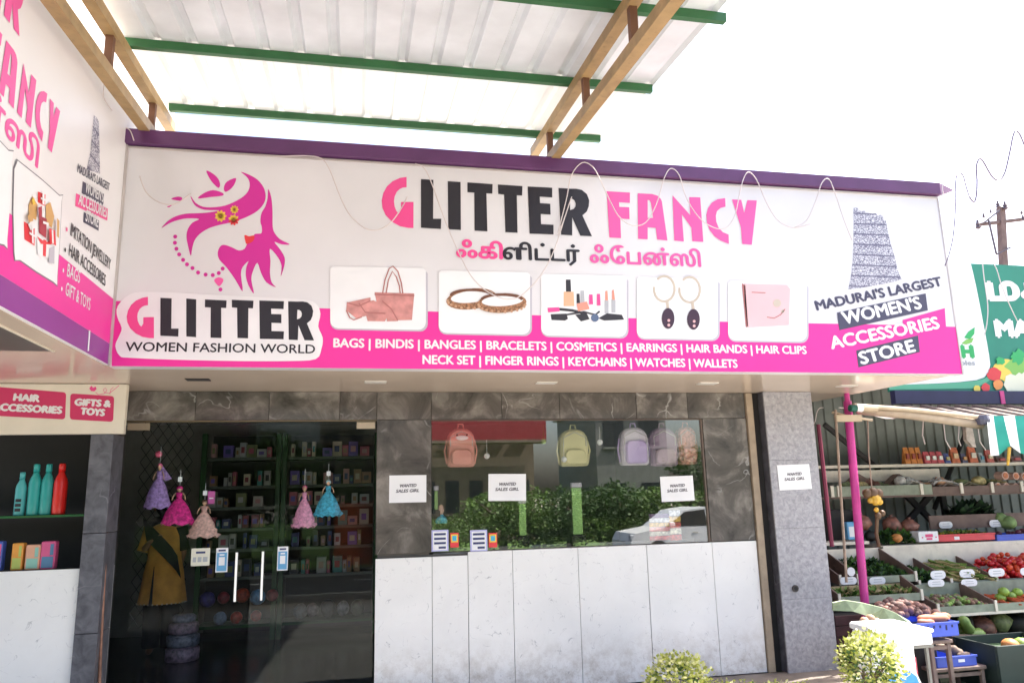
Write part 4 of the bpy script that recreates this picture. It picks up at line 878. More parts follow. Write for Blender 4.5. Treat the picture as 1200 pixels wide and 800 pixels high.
for (x, y, r, m_) in ((1016,578,.045,1),(1023,577,.05,1),(1030,578,.045,1),(1026,585,.055,0),(1020,586,.03,0),(1031,588,.03,0),(1027,597,.025,0),(1029,604,.035,1),(1034,601,.03,1)):
    q = MB(); q.blob(T(x, y, 6.5), r, r*.8, r, 8, 6, .1); obj('bead', q, gm[m_], t, smooth=True)
q = MB(); q.tube([T(1028,606,6.5), T(1027,625,6.52), T(1030,640,6.56)], .016, 6); obj('strand', q, gm[1], t)
q = MB(); q.tube([T(1183,524,6.45), T(1181,545,6.45)], [.016,.012], 6); solo('tassel', q, gm[0], 'thin golden tassel hanging under the striped cloth', 'tassel')
# shelves
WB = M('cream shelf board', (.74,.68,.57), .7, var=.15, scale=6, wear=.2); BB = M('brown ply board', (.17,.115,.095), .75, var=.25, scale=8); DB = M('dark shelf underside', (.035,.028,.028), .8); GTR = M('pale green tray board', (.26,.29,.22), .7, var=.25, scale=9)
rk = thing('vegetable_rack', 'stepped cream and brown vegetable rack descending toward the viewer', 'rack', (6.5, 8, VF))
def xz(px, py, Y): p = aY(px, py, Y); return p.x, p.z
XEND = 9.6
# row A: thin rail with packets
zA = xz(1100,544,8.7)[1]
q = MB(); q.box(4.6, 8.68, zA-.025, XEND, 9.0, zA+.012); obj('shelf_board', q, WB, rk)
# row B
zB0, zB1 = xz(1100,580,8.3)[1], xz(1100,567,8.3)[1]
q = MB(); q.box(4.6, 8.28, zB0-.01, XEND, 8.68, zB0+.012); obj('shelf_board', q, BB, rk)
q = MB(); q.box(xz(975,570,8.3)[0], 8.27, zB0+.014, xz(1090,570,8.3)[0], 8.285, zB1); obj('tray_front', q, GTR, rk)
q = MB(); q.box(xz(1090,570,8.3)[0]+.004, 8.27, zB0+.014, xz(1200,570,8.3)[0]+1, 8.285, zB1-.03); obj('tray_front', q, BB, rk)
q = MB(); p = xz(966,565,8.66); p1 = xz(1100,549,8.66); q.box(p[0], 8.65, p[1], p1[0], 8.665, p1[1]); obj('back_board', q, WB, rk)
for px in (1007, 1054):       # dark triangular dividers
    q = MB(); c = xz(px, 555, 8.5); l = xz(px-14, 568, 8.5); r = xz(px+22, 568, 8.5); q.prism([(c[0], 8.5, c[1]), (l[0], 8.5, l[1]), (r[0], 8.5, r[1])], (0, .12, 0)); obj('divider', q, BB, rk)
for px in (975, 983, 1080, 1127, 1163, 1198): q = MB(); c = xz(px, 574, 8.26); q.box(c[0]-.02, 8.25, zB0+.014, c[0]+.02, 8.268, zB1+.012); obj('divider', q, WB, rk)
# row C
zC = xz(1120,637,7.85)[1]; xC = xz(1033,636,7.85)[0]; xPL = 4.5
q = MB(); q.box(xC, 7.83, zC-.03, XEND, 8.28, zC+.012); obj('shelf_board', q, WB, rk)
zC2 = xz(990,636,7.85)[1]; q = MB(); q.box(4.6, 7.84, zC2-.02, xz(1018,636,7.85)[0], 8.2, zC2+.012); obj('shelf_board', q, WB, rk)
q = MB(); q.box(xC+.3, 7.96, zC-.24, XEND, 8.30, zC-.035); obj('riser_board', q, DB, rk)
q = MB(); p = xz(1090,620,8.2); q.box(p[0], 8.19, p[1], XEND, 8.21, xz(1090,604,8.2)[1]); obj('tray_front', q, BB, rk)
# row D: sloped bins, cream back, from Y 7.85 down to 7.3
def slopebin(px0, px1, yb_top, yb_bot, yf, Yb, Yf, back=WB, lip=.05, mat=BB, divs=()):
    xb0, zt_ = xz(px0, yb_top, Yb); xb1, _ = xz(px1, yb_top, Yb); _, zb_ = xz((px0+px1)/2, yb_bot, Yb); _, zf = xz((px0+px1)/2, yf, Yf)
    q = MB(); q.box(xb0, Yb, zb_-.06, xb1, Yb+.02, zt_); obj('back_board', q, back, rk)
    q = MB(); q.prism([(xb0, Yb, zb_-.02), (xb1, Yb, zb_-.02), (xb1, Yf, zf), (xb0, Yf, zf)], (0, 0, -.018)); obj('bin_floor', q, mat, rk)
    q = MB(); q.box(xb0, Yf-.018, zf-.02, xb1, Yf-.001, zf+lip); obj('bin_lip', q, GTR, rk)
    for x_ in (xb0, *divs, xb1):
        q = MB(); q.prism([(x_-.009, Yb-.004, zb_-.05), (x_-.009, Yf+.003, zf-.02), (x_-.009, Yf+.003, zf+lip+.03), (x_-.009, Yb-.004, zb_+.17)], (.018, 0, 0)); obj('divider', q, mat, rk)
        q = MB(); q.box(x_-.014, Yf-.03, zf-.02, x_+.014, Yf-.0185, zf+lip+.035); obj('divider_edge', q, WB, rk)
    return xb0, xb1, zb_, zf, Yb, Yf
D1 = slopebin(1033, 1330, 643, 666, 683, 7.82, 7.30, divs=(xz(1092,680,7.3)[0]+.22, xz(1143,680,7.3)[0]+.25))
D0 = slopebin(966, 1030, 644, 662, 682, 7.82, 7.30, divs=(xz(975,680,7.3)[0]+.08,))
E1 = slopebin(1060, 1330, 686, 698, 711, 7.22, 6.80, back=GTR, divs=(xz(1128,700,6.8)[0]+.0+.35,))
E0 = slopebin(962, 1056, 688, 696, 704, 7.22, 6.95, back=M('straw board', (.50,.38,.20), .7, var=.2))
q = MB(); q.box(E1[0]-.02, 6.775, E1[3]-.045, XEND, 6.80, E1[3]-.021); obj('front_rail', q, WB, rk)
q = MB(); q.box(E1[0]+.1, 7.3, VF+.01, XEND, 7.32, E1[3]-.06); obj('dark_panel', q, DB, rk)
for x_ in (xz(1075,730,6.9)[0], xz(1099,730,6.85)[0], 7.6, 8.8):
    q = MB(); q.box(x_-.02, 6.86, VF, x_+.02, 6.9, E1[3]-.022); obj('leg', q, DB, rk)
# produce
def pile(name, lb, x0, x1, Y0, z0, Y1, z1, n, r, mat, kind='round', cat='vegetables', h=.05, group=None):
    q = MB()
    for _ in range(n):
        t = random.random(); s_ = random.random(); x = x0+(x1-x0)*s_; y = Y0+(Y1-Y0)*t; z = z0+(z1-z0)*t+random.uniform(0, h)*(1-abs(2*s_-1)**3)
        q.cur = random.randrange(len(mat)) if isinstance(mat, list) else 0
        if kind == 'round': rr_ = r*random.uniform(.8, 1.2); q.blob((x, y, z+rr_*.6), rr_, rr_, rr_*.88, 7, 5)
        elif kind == 'stick':
            a = random.uniform(-.35, .35); L_ = r*random.uniform(.8, 1.2); v = Vector((sin(a), -cos(a), random.uniform(-.2, .1)))*L_
            q.tube([Vector((x, y, z+.02))-v*.5, Vector((x, y, z+.02)), Vector((x, y, z+.02))+v*.5], [r*.05, r*.07, r*.03], 5)
        else:
            for k in range(3):
                a = random.uniform(0, 6.28); e = random.uniform(.1, 1.1); L_ = r*random.uniform(.7, 1.3); v = Vector((cos(a)*cos(e), sin(a)*cos(e), sin(e)))*L_; s2 = v.cross(Vector((0,0,1))).normalized()*L_*.28
                c = Vector((x, y, z)); q.add([c, c+v*.5+s2, c+v, c+v*.5-s2+Vector((0,0,.004))], [(0,1,2,3)])
    o = solo(name, q, mat, lb, cat, smooth=(kind == 'round')); o['kind'] = 'stuff'; return o
LEAF1 = M('leafy green', (.06,.15,.02), .7, var=.35, scale=20); LEAF2 = M('dark leafy green', (.025,.07,.02), .7, var=.35, scale=20); LEAF3 = M('pale leafy green', (.2,.32,.07), .7, var=.3, scale=20)
TOM = M('tomato red', (.60,.02,.025), .3, var=.25, scale=14); BEAN = M('pale bean', (.50,.42,.20), .6, var=.3, scale=20)
dv = (xz(1092,680,7.3)[0]+.22, xz(1143,680,7.3)[0]+.25)
def inbin(B_, x0, x1): return dict(x0=x0, x1=x1, Y0=B_[4]-.05, z0=B_[2], Y1=B_[5]+.04, z1=B_[3]+.01)
pile('leafy_greens', 'dark leafy greens in the first sloped bin beside the magenta post', **inbin(D1, D1[0]+.03, dv[0]-.03), n=420, r=.07, mat=[LEAF1, LEAF2], kind='leaf', h=.08)
pile('long_beans', 'pale long beans heaped in the middle sloped bin', **inbin(D1, dv[0]+.03, dv[1]-.03), n=260, r=.22, mat=[BEAN, LEAF3], kind='stick', h=.12)
pile('tomatoes', 'heap of bright red tomatoes in the right sloped bin', **inbin(D1, dv[1]+.05, dv[1]+1.15), n=260, r=.032, mat=[TOM, TOM, M('light tomato', (.7,.09,.03), .3)], h=.16)
pile('leafy_greens', 'dark green herbs in the bin behind the magenta post', **inbin(D0, D0[0]+.02, D0[1]-.02), n=360, r=.06, mat=[LEAF2, LEAF1], kind='leaf', h=.07)
pile('small_gourds', 'small speckled green vegetables in the lowest rack bin', **inbin(E1, E1[0]+.05, xz(1128,700,6.8)[0]+.32), n=240, r=.026, mat=[M('speckled olive', (.18,.19,.10), .6, var=.4, scale=40), LEAF3, M('dusty brown root', (.20,.12,.08), .8)], h=.06)
pile('chillies', 'red long vegetables at the front of the lowest right bin', **inbin(E1, xz(1128,700,6.8)[0]+.40, 8.6), n=130, r=.2, mat=[M('carrot red', (.62,.13,.05), .5, var=.2)], kind='stick', h=.03)
pile('mixed_leaves', 'loose leaves and straw heaped on the low tray behind the banana leaf', **inbin(E0, E0[0], E0[1]), n=260, r=.07, mat=[LEAF3, M('straw', (.45,.36,.2), .8), LEAF1], kind='leaf', h=.06)
random.seed(21)
for i, (x, y, lb) in enumerate(((1176,693,'large pale green mango on top of the heap in the lowest bin'), (1172,700,'green mango at the left of the heap in the lowest bin'), (1184,698,'green mango in the centre of the lowest bin heap'), (1192,694,'round green mango at the right of the lowest bin heap'), (1186,704,'front green mango of the lowest bin heap'), (1198,702,'green mango at the right picture edge'))):
    p = T(x, y, 6.98+.02*i); q = MB(); q.blob(p, .055, .055, .046, 10, 7, .03); tag(obj('green_mango', q, M('mango green', (.22,.36,.05), .4, var=.3, scale=9), loc=p, smooth=True), lb, 'fruit', 'green mangoes in the lowest bin')
# price tags (white ovals)
for x0, x1, y0, y1, Y, lb in ((1090,1108,668.5,678.5,7.26,'white oval price tag under the dark leafy greens'), (1124,1142,667,677,7.26,'white oval price tag in front of the long beans'), (1158,1177,666,675.5,7.26,'white oval price tag left of the tomatoes'), (1087,1106.5,679,687.5,7.18,'white oval price tag hanging lowest, left of two'), (1126,1145,678.5,687,7.18,'white oval price tag hanging lowest, right of two'), (984,1004,676,685,7.26,'white oval price tag left of the magenta post'), (1018.5,1037.5,676,685,7.26,'white oval price tag right of the magenta post'), (1100,1116,611,619,8.17,'white oval price tag on the middle tray'), (1159,1175,609,617.5,8.17,'white oval price tag near the cabbage'), (1195,1214,665,674,7.26,'white oval price tag at the right picture edge')):
    a_ = T(x0, (y0+y1)/2, Y); b_ = T(x1, (y0+y1)/2, Y); h = (T(x0,y0,Y).z-T(x0,y1,Y).z)/2; cx, cz = (a_.x+b_.x)/2, a_.z; w_ = (b_.x-a_.x)/2
    t = thing('price_tag', lb, 'price tag', (cx, Y, cz), group='white oval price tags')
    pr = [(cx+(w_-h)*s_+h*cos(an), Y-.006, cz+h*sin(an)) for s_, an in [(1, -pi/2+pi*i/5) for i in range(6)]+[(-1, pi/2+pi*i/5) for i in range(6)]]
    q = MB(); q.prism(pr, (0, .004, 0)); obj('plate', q, PAPER, t)
    q = MB(); q.box(cx-w_*.45, Y-.0075, cz+h*.25, cx+w_*.5, Y-.0058, cz+h*.42); q.box(cx-w_*.5, Y-.0075, cz-h*.35, cx+w_*.55, Y-.0058, cz-h*.2); obj('print_line', q, GRY, t)
q = MB(); q.lathe([(.001,0),(.045,0),(.045,.006),(.001,.006)], (0,0,0), 14); 
for v in q.v: v.y, v.z = v.z, v.y
for v in q.v: v += T(997.5, 669.5, 7.24)
solo('round_tag', q, PAPER, 'round white tag beside the rope left of the post', 'price tag')
# row A packets and bottles
random.seed(9)
cols_ = [((.60,.22,.05),(.30,.05,.03)),((.55,.10,.12),(.8,.8,.75)),((.10,.13,.35),(.5,.45,.2)),((.58,.16,.07),(.7,.5,.3)),((.12,.12,.2),(.6,.35,.15)),((.60,.17,.08),(.75,.7,.6)),((.35,.4,.42),(.1,.3,.4)),((.55,.13,.10),(.7,.6,.4)),((.2,.12,.1),(.5,.1,.1))]
pk = [(1060,1081,524,0,'dark orange framed packet stand at the left of the top shelf'),(1083,1106,529,1,'red and white packet row on the top shelf'),(1107,1114,531,2,'small blue and yellow bottle on the top shelf'),(1115,1125,524,3,'orange packet in the centre of the top shelf'),(1127,1134,531,4,'small dark jar between two orange packets'),(1136,1146,523,5,'taller orange and white packet on the top shelf'),(1148,1154,530,6,'small grey bottle on the top shelf'),(1156,1165,527,7,'red brown packet near the striped cloth'),(1168,1180,535,8,'dark low packet under the striped cloth'),(1185,1198,534,8,'dark low packet at the right end of the top shelf')]
for x0, x1, yt, ci, lb in pk:
    a_, b_ = T(x0, 542, 8.72), T(x1, 542, 8.72); zt_ = T(x0, yt, 8.72).z; cA, cB = cols_[ci]
    t = thing('food_packet', lb, 'packet', ((a_.x+b_.x)/2, 8.75, zA+.013), group='packets on the top shelf')
    nn = 3 if ci in (0, 1) else 1
    for k in range(nn):
        w_ = (b_.x-a_.x)/nn; x_ = a_.x+w_*k
        q = MB(); q.add([(x_+.004, 8.70, zA+.013), (x_+w_-.004, 8.70, zA+.013), (x_+w_-.004, 8.78, zA+.013), (x_+.004, 8.78, zA+.013), (x_+.012, 8.735, zt_), (x_+w_-.012, 8.735, zt_), (x_+w_-.012, 8.745, zt_), (x_+.012, 8.745, zt_)], [(0,3,2,1),(4,5,6,7),(0,1,5,4),(1,2,6,5),(2,3,7,6),(3,0,4,7)])
        obj('pouch', q, M('packet%d' % ci, cA, .45, var=.3, scale=25), t)
        q = MB(); zc = zA+.013+(zt_-zA)*.28; q.box(x_+w_*.25, 8.692, zc, x_+w_*.75, 8.71, zc+(zt_-zA)*.3); obj('label', q, M('packet label%d' % ci, cB, .5, var=.2, scale=25), t)
# row B bundles, round tins
random.seed(14)
for px, py, c_, lb in ((1072,566,(.55,.52,.45),'pale looped bundle on the middle shelf'),(1105,563,(.50,.47,.45),'grey white looped bundle left of the rolled packs'),(1112,568,(.30,.22,.18),'brown bundle on the middle shelf'),(1140,568,(.28,.24,.15),'olive striped bundle on the middle shelf'),(1150,572,(.25,.25,.22),'dark striped bundle beside the round tins')):
    q = MB(); c = T(px, py, 8.4)
    for k in range(7):
        y_ = 8.36+k*.02; q.tube([(c.x-.17, y_, c.z-.03+random.uniform(-.02,.03)), (c.x-.06, y_, c.z+.02+random.uniform(-.02,.02)), (c.x+.1, y_, c.z-.02), (c.x+.19, y_, c.z-.06+random.uniform(-.02,.02))], .012, 5)
    o = solo('vegetable_bundle', q, M('bundle %d' % px, c_, .8, var=.3, scale=25), lb, 'bundle', 'bundles on the middle shelf'); o['kind'] = 'stuff'
tins = [(1177.5,557,5.5),(1190,557.5,5),(1169,569,4.5),(1179,570,5),(1190,570,5),(1200,558,5),(1201,570,5)]
for i, (px, py, r) in enumerate(tins):
    c = T(px, py, 8.3); rr_ = r*8.3/886*1.0
    t = thing('round_tin', ('round orange faced tin, top row, left','round orange faced tin with cream rim, top row','smallest round tin at the left of the bottom row','round pink faced tin in the bottom row','round brown faced tin in the bottom row','round tin at the right edge, upper','round tin at the right edge, lower')[i], 'tin', tuple(c), group='round tins stacked on the middle shelf')
    for nm, ra_, y0, y1, m_ in (('can', rr_, 8.29, 8.42, M('tin rim', (.62,.42,.36), .4)), ('face', rr_*.72, 8.284, 8.295, M('tin face', (.50,.16,.06), .5, var=.4, scale=40))):
        q = MB(); q.tube([(c.x, y0, c.z), (c.x, y1, c.z)], ra_, 12); obj(nm, q, m_, t)
# row C crates
def crate(px0, px1, py0, py1, Y, dep, mat, name, lb, cat='crate', slots=True, t_=.012, rim=True, Y2=None):
    a_, b_ = T(px0, py1, Y), T(px1, py1, Y); z0 = a_.z; z1 = T((px0+px1)/2, py0, Y).z; x0, x1 = a_.x, b_.x
    c = thing(name, lb, cat, ((x0+x1)/2, Y+dep/2, z0))
    q = MB(); q.box(x0+.004, Y+.004, z0, x1-.004, Y+dep-.004, z0+.01); obj('base', q, mat, c)
    for nm, bx in (('side_wall', (x0, Y, z0+.002, x1, Y+t_, z1)), ('side_wall', (x0, Y+dep-t_, z0+.002, x1, Y+dep, z1)), ('side_wall', (x0, Y+t_+.001, z0+.002, x0+t_, Y+dep-t_-.001, z1)), ('side_wall', (x1-t_, Y+t_+.001, z0+.002, x1, Y+dep-t_-.001, z1))):
        q = MB(); q.bbox(*bx, .003); obj(nm, q, mat, c)
    if rim: q = MB(); q.bbox(x0-.008, Y-.008, z1-.016, x1+.008, Y-.0005, z1+.002, .002); obj('rim', q, mat, c)
    if slots:
        w_ = x1-x0
        for k in range(6): q = MB(); xx = x0+w_*(.2+.13*k); q.box(xx, Y-.0016, z1-.045-(.02 if k % 3 == 1 else 0), xx+w_*.035, Y+.002, z1-.024); obj('slot', q, M('dark slot', (.02,.02,.08), .8), c)
    return c, x0, x1, z0, z1
BLC = M('blue crate plastic', (.05,.10,.55), .4, var=.1); RDC = M('red crate plastic', (.62,.05,.07), .4, var=.12)
cz = crate(1100, 1167, 625, 634.6, 7.86, .32, RDC, 'red_crate', 'flat red crate of green and yellow vegetables on the cream rail', slots=False)
q = MB(); p = T(1119,630,7.85); q.box(p.x, 7.8585, p.z-.02, p.x+.07, 7.862, p.z+.015); obj('label', q, PAPER, cz[0])
pile('green_chillies', 'green and yellow chillies filling the red crate', cz[1]+.03, cz[2]-.03, 8.1, cz[4]-.05, 7.9, cz[4]-.03, 220, .05, [LEAF1, LEAF3, M('yellow chilli', (.55,.42,.05), .5)], 'leaf', h=.05)
cz = crate(1169, 1240, 625, 634.4, 7.86, .32, BLC, 'blue_crate', 'flat blue crate beside the red one on the cream rail', slots=False)
pile('onions', 'dark purple onions in the flat blue crate', cz[1]+.05, cz[2]-.05, 8.1, cz[4]-.06, 7.92, cz[4]-.05, 40, .035, M('onion purple', (.12,.03,.05), .4), h=.05)
t = thing('printed_carton', 'small white carton with pink print beside the red crate', 'box', tuple(T(1088,634,7.85)))
a_, b_ = T(1077.5, 635, 7.84), T(1100, 622, 7.84); q = MB(); q.bbox(a_.x, 7.84, a_.z, b_.x-.012, 8.0, b_.z, .003); obj('carton', q, PAPER, t)
pink_ = M('pink carton print', (.75,.08,.22), .6)
for u0, v0, u1, v1 in ((.32,.45,.68,.75),(.36,.2,.64,.38),(.14,.38,.2,.5),(.8,.38,.86,.5)): q = MB(); W_, H_ = b_.x-a_.x, b_.z-a_.z; q.box(a_.x+W_*u0, 7.837, a_.z+H_*v0, a_.x+W_*u1, 7.8405, a_.z+H_*v1); obj('print_block', q, pink_, t)
q = MB(); q.blob(T(1181,612,8.15), .10, .1, .085, 12, 8, .04); q.blob(T(1172,607,8.2), .08, .08, .07, 12, 8, .04); o = solo('cabbage', q, M('cabbage green', (.20,.30,.10), .6, var=.4, scale=14), 'pair of dull green cabbages on the middle tray at right', 'cabbage', smooth=True)
pile('spinach_bunch', 'dark leafy bunch standing on the middle tray', T(1128,610,8.3).x, T(1165,610,8.3).x, 8.3, T(1128,607,8.3).z, 8.5, T(1128,607,8.3).z, 150, .15, [LEAF2, M('deep leaf', (.015,.035,.015), .8)], 'leaf', h=.10)
pile('leafy_greens', 'drooping leaves above the cream rail beside the orange fruit', T(1035,634,7.95).x, T(1070,634,7.95).x, 7.9, zC+.01, 8.1, zC+.05, 130, .09, [LEAF2, LEAF1], 'leaf', h=.1)
q = MB(); q.blob(T(1051,630,7.88), .062, .06, .05, 12, 8, .02); solo('orange_fruit', q, M('orange fruit skin', (.62,.25,.07), .5, var=.2), 'single orange fruit among leaves above the cream rail', 'fruit', smooth=True)
# dark goods left of the garland
q = MB(); a_, b_ = T(970,634,8.1), T(992,597,8.1); q.bbox(a_.x, 8.1, a_.z, b_.x+.1, 8.4, b_.z, .02); solo('black_bag', q, DARK, 'black bag standing on the shelf behind the magenta post', 'bag')
t = thing('blue_packet', 'blue and white packet left of the magenta post', 'packet', tuple(T(997,632,7.9)))
a_, b_ = T(993,632,7.9), T(1002,611,7.9); q = MB(); q.bbox(a_.x, 7.88, a_.z, b_.x, 7.95, b_.z, .008); obj('carton', q, BLU, t); q = MB(); q.box(a_.x+.02, 7.877, a_.z+.03, b_.x-.02, 7.882, b_.z-.05); obj('label', q, PAPER, t)
# ---------------- foreground: foam boxes, stools, crates
FM = M('white foam', (.85,.85,.86), .75, var=.03, bump=.15, bscale=90)
def foam(px0, px1, py0, py1, Y, dep, lb, name='foam_box'):
    a_, b_ = T(px0, py1, Y), T(px1, py0, Y); t = thing(name, lb, 'box', ((a_.x+b_.x)/2, Y+dep/2, a_.z), group='white foam boxes')
    h = b_.z-a_.z; q = MB(); q.bbox(a_.x, Y, a_.z, b_.x, Y+dep, b_.z-min(.05, h*.25)-.002, .01); obj('body', q, FM, t)
    q = MB(); q.bbox(a_.x-.012, Y-.012, b_.z-min(.05, h*.25), b_.x+.012, Y+dep+.012, b_.z, .01); obj('lid', q, FM, t); return a_, b_
foam(1030, 1068, 730, 835, 5.30, .22, 'tall white foam box behind the right round shrub')
foam(1062, 1092, 736, 757, 5.46, .22, 'long white foam box on the grey metal stand')
# grey stand under the second box
GS = M('grey metal stand', (.20,.20,.18), .5, metal=.3)
st_ = thing('metal_stand', 'grey metal stand carrying the second foam box', 'stand', tuple(T(1075,800,5.55)))
zt_ = T(1070,755.5,5.5).z; xa, xb = T(1054,756,5.5).x, T(1092,756,5.5).x
q = MB(); q.box(xa, 5.48, zt_-.022, xb, 5.82, zt_-.003); obj('top_frame', q, GS, st_)
for x_ in (xa+.075, xb-.055): 
    for y_ in (5.5, 5.78): q = MB(); q.box(x_, y_, VF, x_+.022, y_+.022, zt_-.023); obj('leg', q, GS, st_)
q = MB(); a_ = T(1065,800,5.6); q.bbox(a_.x, 5.62, VF+.01, T(1081,790,5.6).x, 5.8, T(1066,768,5.6).z, .03); solo('red_sack', q, M('dull red sack', (.35,.03,.06), .8, var=.3), 'dull red sack under the grey metal stand', 'sack')
# blue printed bag in front of foam box
t = thing('printed_bag', 'white bag with blue printed base leaning at the foam box', 'bag', tuple(T(1060,810,5.25)))
def bagp(P, y0): return [aY(x, y, y0) for x, y in P]
q = MB(); q.prism(bagp([(1036,835),(1036,775),(1050,752),(1062,752),(1068,775),(1080,800),(1086,835)], 5.25), (0,.1,0)); obj('body', q, FM, t)
q = MB(); q.prism(bagp([(1036,835),(1040,795),(1050,787),(1058,790),(1066,786),(1074,792),(1080,806),(1086,835)], 5.246), (0,.003,0)); obj('print_area', q, M('bright blue print', (.05,.30,.70), .5, var=.15), t)
q = MB(); q.tube([aY(x, y, 5.243) for x, y in [(1054,786),(1055,791),(1060,794),(1066,790),(1068,785)]], .003, 5); obj('print_outline', q, PAPER, t)
lettering('FRESH', aY(1046,802,5.244), aY(1075,802,5.244), Vector((0,0,.02)), PAPER, t, (0,-1,0), .002) if False else None
# banana leaf sheet + brown crate
q = MB(); LP = [(976,706),(990,703),(1010,706),(1035,712),(1050,718),(1066,727),(1070,733),(1045,730),(1028,727),(1018,722),(1000,716),(976,715)]
vs = [aY(x, y, 5.9+.02*(i % 3)) for i, (x, y) in enumerate(LP)]; q.prism(vs, (0, .012, .004)); solo('banana_leaf', q, M('dry banana leaf', (.26,.33,.20), .6, var=.3, scale=14), 'large pale green banana leaf lying over the brown crate', 'leaf')
a_, b_ = T(986,795,6.72), T(1012,720,6.72)
bc = thing('wooden_crate', 'dark brown wooden crate between the grey pillar and the foam box', 'crate', ((a_.x+b_.x)/2, 6.8, VF))
nb = 6
for k in range(nb):
    z0 = VF+.01+(b_.z-VF)*k/nb; q = MB(); q.bbox(a_.x, 6.72, z0, b_.x+.35, 6.74, z0+(b_.z-VF)/nb-.006, .003); obj('plank', q, M('dark maroon wood', (.085,.035,.035), .7, var=.3, scale=9), bc)
q = MB(); q.box(a_.x, 6.742, VF+.01, b_.x+.35, 7.0, b_.z-.01); obj('core', q, DARK, bc)
random.seed(8)
for i, (x, y) in enumerate(((1013,727),(1020,724),(1027,728))): 
    q = MB(); p = T(x, y, 5.85); q.blob(p, .04, .04, .032, 10, 6, .05); tag(obj('onion', q, M('pale onion', (.55,.33,.22), .5, var=.25), loc=p, smooth=True), ('pale onion at the left under the banana leaf','pale onion in the middle under the banana leaf','pale onion at the right under the banana leaf')[i], 'onion', 'onions under the leaf')
# wooden stools with blue crates
WD = M('weathered stool wood', (.20,.14,.12), .7, var=.3, scale=12)
def stool(px0, px1, py, Y, dep, lb):
    a_, b_ = T(px0, py, Y), T(px1, py, Y); t = thing('wooden_stool', lb, 'stool', ((a_.x+b_.x)/2, Y+dep/2, VF), group='brown wooden stools')
    q = MB(); q.bbox(a_.x, Y, a_.z-.03, b_.x, Y+dep, a_.z, .005); obj('seat', q, WD, t)
    for x_ in (a_.x+.015, b_.x-.05):
        for y_ in (Y+.015, Y+dep-.05): q = MB(); q.bbox(x_, y_, VF, x_+.035, y_+.035, a_.z-.031, .003); obj('leg', q, WD, t)
    for z_ in (a_.z-.08,): q = MB(); q.box(a_.x+.052, Y+.02, z_, b_.x-.052, Y+.04, z_+.03); obj('stretcher', q, WD, t)
    return a_.z
z1 = stool(1089, 1117, 750.5, 5.95, .30, 'taller brown stool carrying the blue crate of sweet potatoes')
c1_ = crate(1070, 1125, 729, 748, 5.88, .36, BLC, 'blue_crate', 'bright blue crate of sweet potatoes on the taller stool')
z2 = stool(1094, 1157, 784, 6.05, .36, 'low wide brown stool carrying the second blue crate')
c2_ = crate(1099, 1146, 768, 783.3, 6.08, .28, BLC, 'blue_crate', 'small blue crate of roots on the low stool', slots=False)
q = MB(); a_ = T(1124,774,6.07); q.box(a_.x, 6.0775, a_.z-.012, a_.x+.065, 6.081, a_.z+.012); obj('label', q, PAPER, c2_[0])
SPM = M('sweet potato skin', (.50,.20,.11), .6, var=.25, scale=14); YM = M('grey brown yam', (.24,.17,.13), .8, var=.3, scale=14)
def root(px0, py0, px1, py1, r, Y, lb, mat, name='sweet_potato', grp=None):
    a_, b_ = T(px0, py0, Y), T(px1, py1, Y); q = MB(); ps = [a_+(b_-a_)*t for t in (0,.08,.25,.5,.75,.92,1)]
    q.tube(ps, [r*.25,r*.65,r*.95,r*.85,r,r*.75,r*.3], 9); return solo(name, q, mat, lb, 'root vegetable', grp, smooth=True)
root(1075,724,1112,724,.036,6.0,'long orange sweet potato lying across the blue crate', SPM)
root(1092,721,1113,722,.034,6.08,'thick orange sweet potato at the right end of the crate', SPM)
root(1075,728,1095,729,.028,5.95,'small sweet potato at the left end of the crate', SPM)
root(1113,758,1128,768,.045,6.2,'grey brown yam leaning in the small blue crate', YM, 'yam'); root(1122,768,1137,767,.03,6.15,'smaller yam at the right of the small blue crate', YM, 'yam'); root(1097,757,1110,760,.04,6.25,'yam at the back left of the small blue crate', YM, 'yam')
pile('ginger_roots', 'heap of dark purple-brown roots behind the blue crate', T(1042,720,6.3).x, T(1090,720,6.3).x, 6.2, T(1060,722,6.3).z, 6.5, T(1060,716,6.3).z, 110, .035, [M('dusky root', (.16,.09,.08), .7, var=.4, scale=20), M('rosy root', (.30,.16,.13), .7)], 'round', h=.05)
q = MB(); a_, b_ = T(1042,760,6.25), T(1089,724,6.25); q.bbox(a_.x, 6.2, VF, b_.x, 6.55, b_.z-.02, .01); solo('root_bin', q, DARK, 'dark bin holding the heap of brown roots', 'bin')
GRD = M('gourd green', (.16,.26,.05), .5, var=.35, scale=10)
for i, (x0, y0, x1, y1, r, lb) in enumerate(((1126,722,1138,742,.06,'leaning green gourd under the rack'), (1128,744,1153,744,.075,'large green gourd lying on the log'), (1122,735,1132,745,.06,'green gourd standing at the left'))): root(x0, y0, x1, y1, r, 6.75+.05*i, lb, GRD, 'green_gourd', 'green gourds under the rack')
q = MB(); q.tube([T(1112,754,6.6), T(1180,752,6.9)], .085, 10); solo('log', q, M('brown log', (.11,.075,.055), .8, var=.3), 'brown log lying on the floor under the gourds', 'log')
BKC = M('black green crate', (.02,.035,.03), .6, var=.2)
a_ = T(1168,800,5.95); b_ = T(1168,757,5.95)
bk_ = thing('dark_crate', 'tall dark green crate with an orange pumpkin at the right picture edge', 'crate', (a_.x+.3, 6.2, VF))
x0, x1, z1_ = b_.x, b_.x+.75, b_.z
for bx in ((x0,5.95,x1,5.97),(x0,6.43,x1,6.45),(x0,5.972,x0+.02,6.428),(x1-.02,5.972,x1,6.428)):
    q = MB(); q.bbox(bx[0], bx[1], VF, bx[2], bx[3], z1_-.0, .004); obj('side_wall', q, BKC, bk_)
q = MB(); q.box(x0+.022, 5.974, VF+.02, x1-.022, 6.426, z1_-.08); obj('filling', q, LEAF2, bk_)
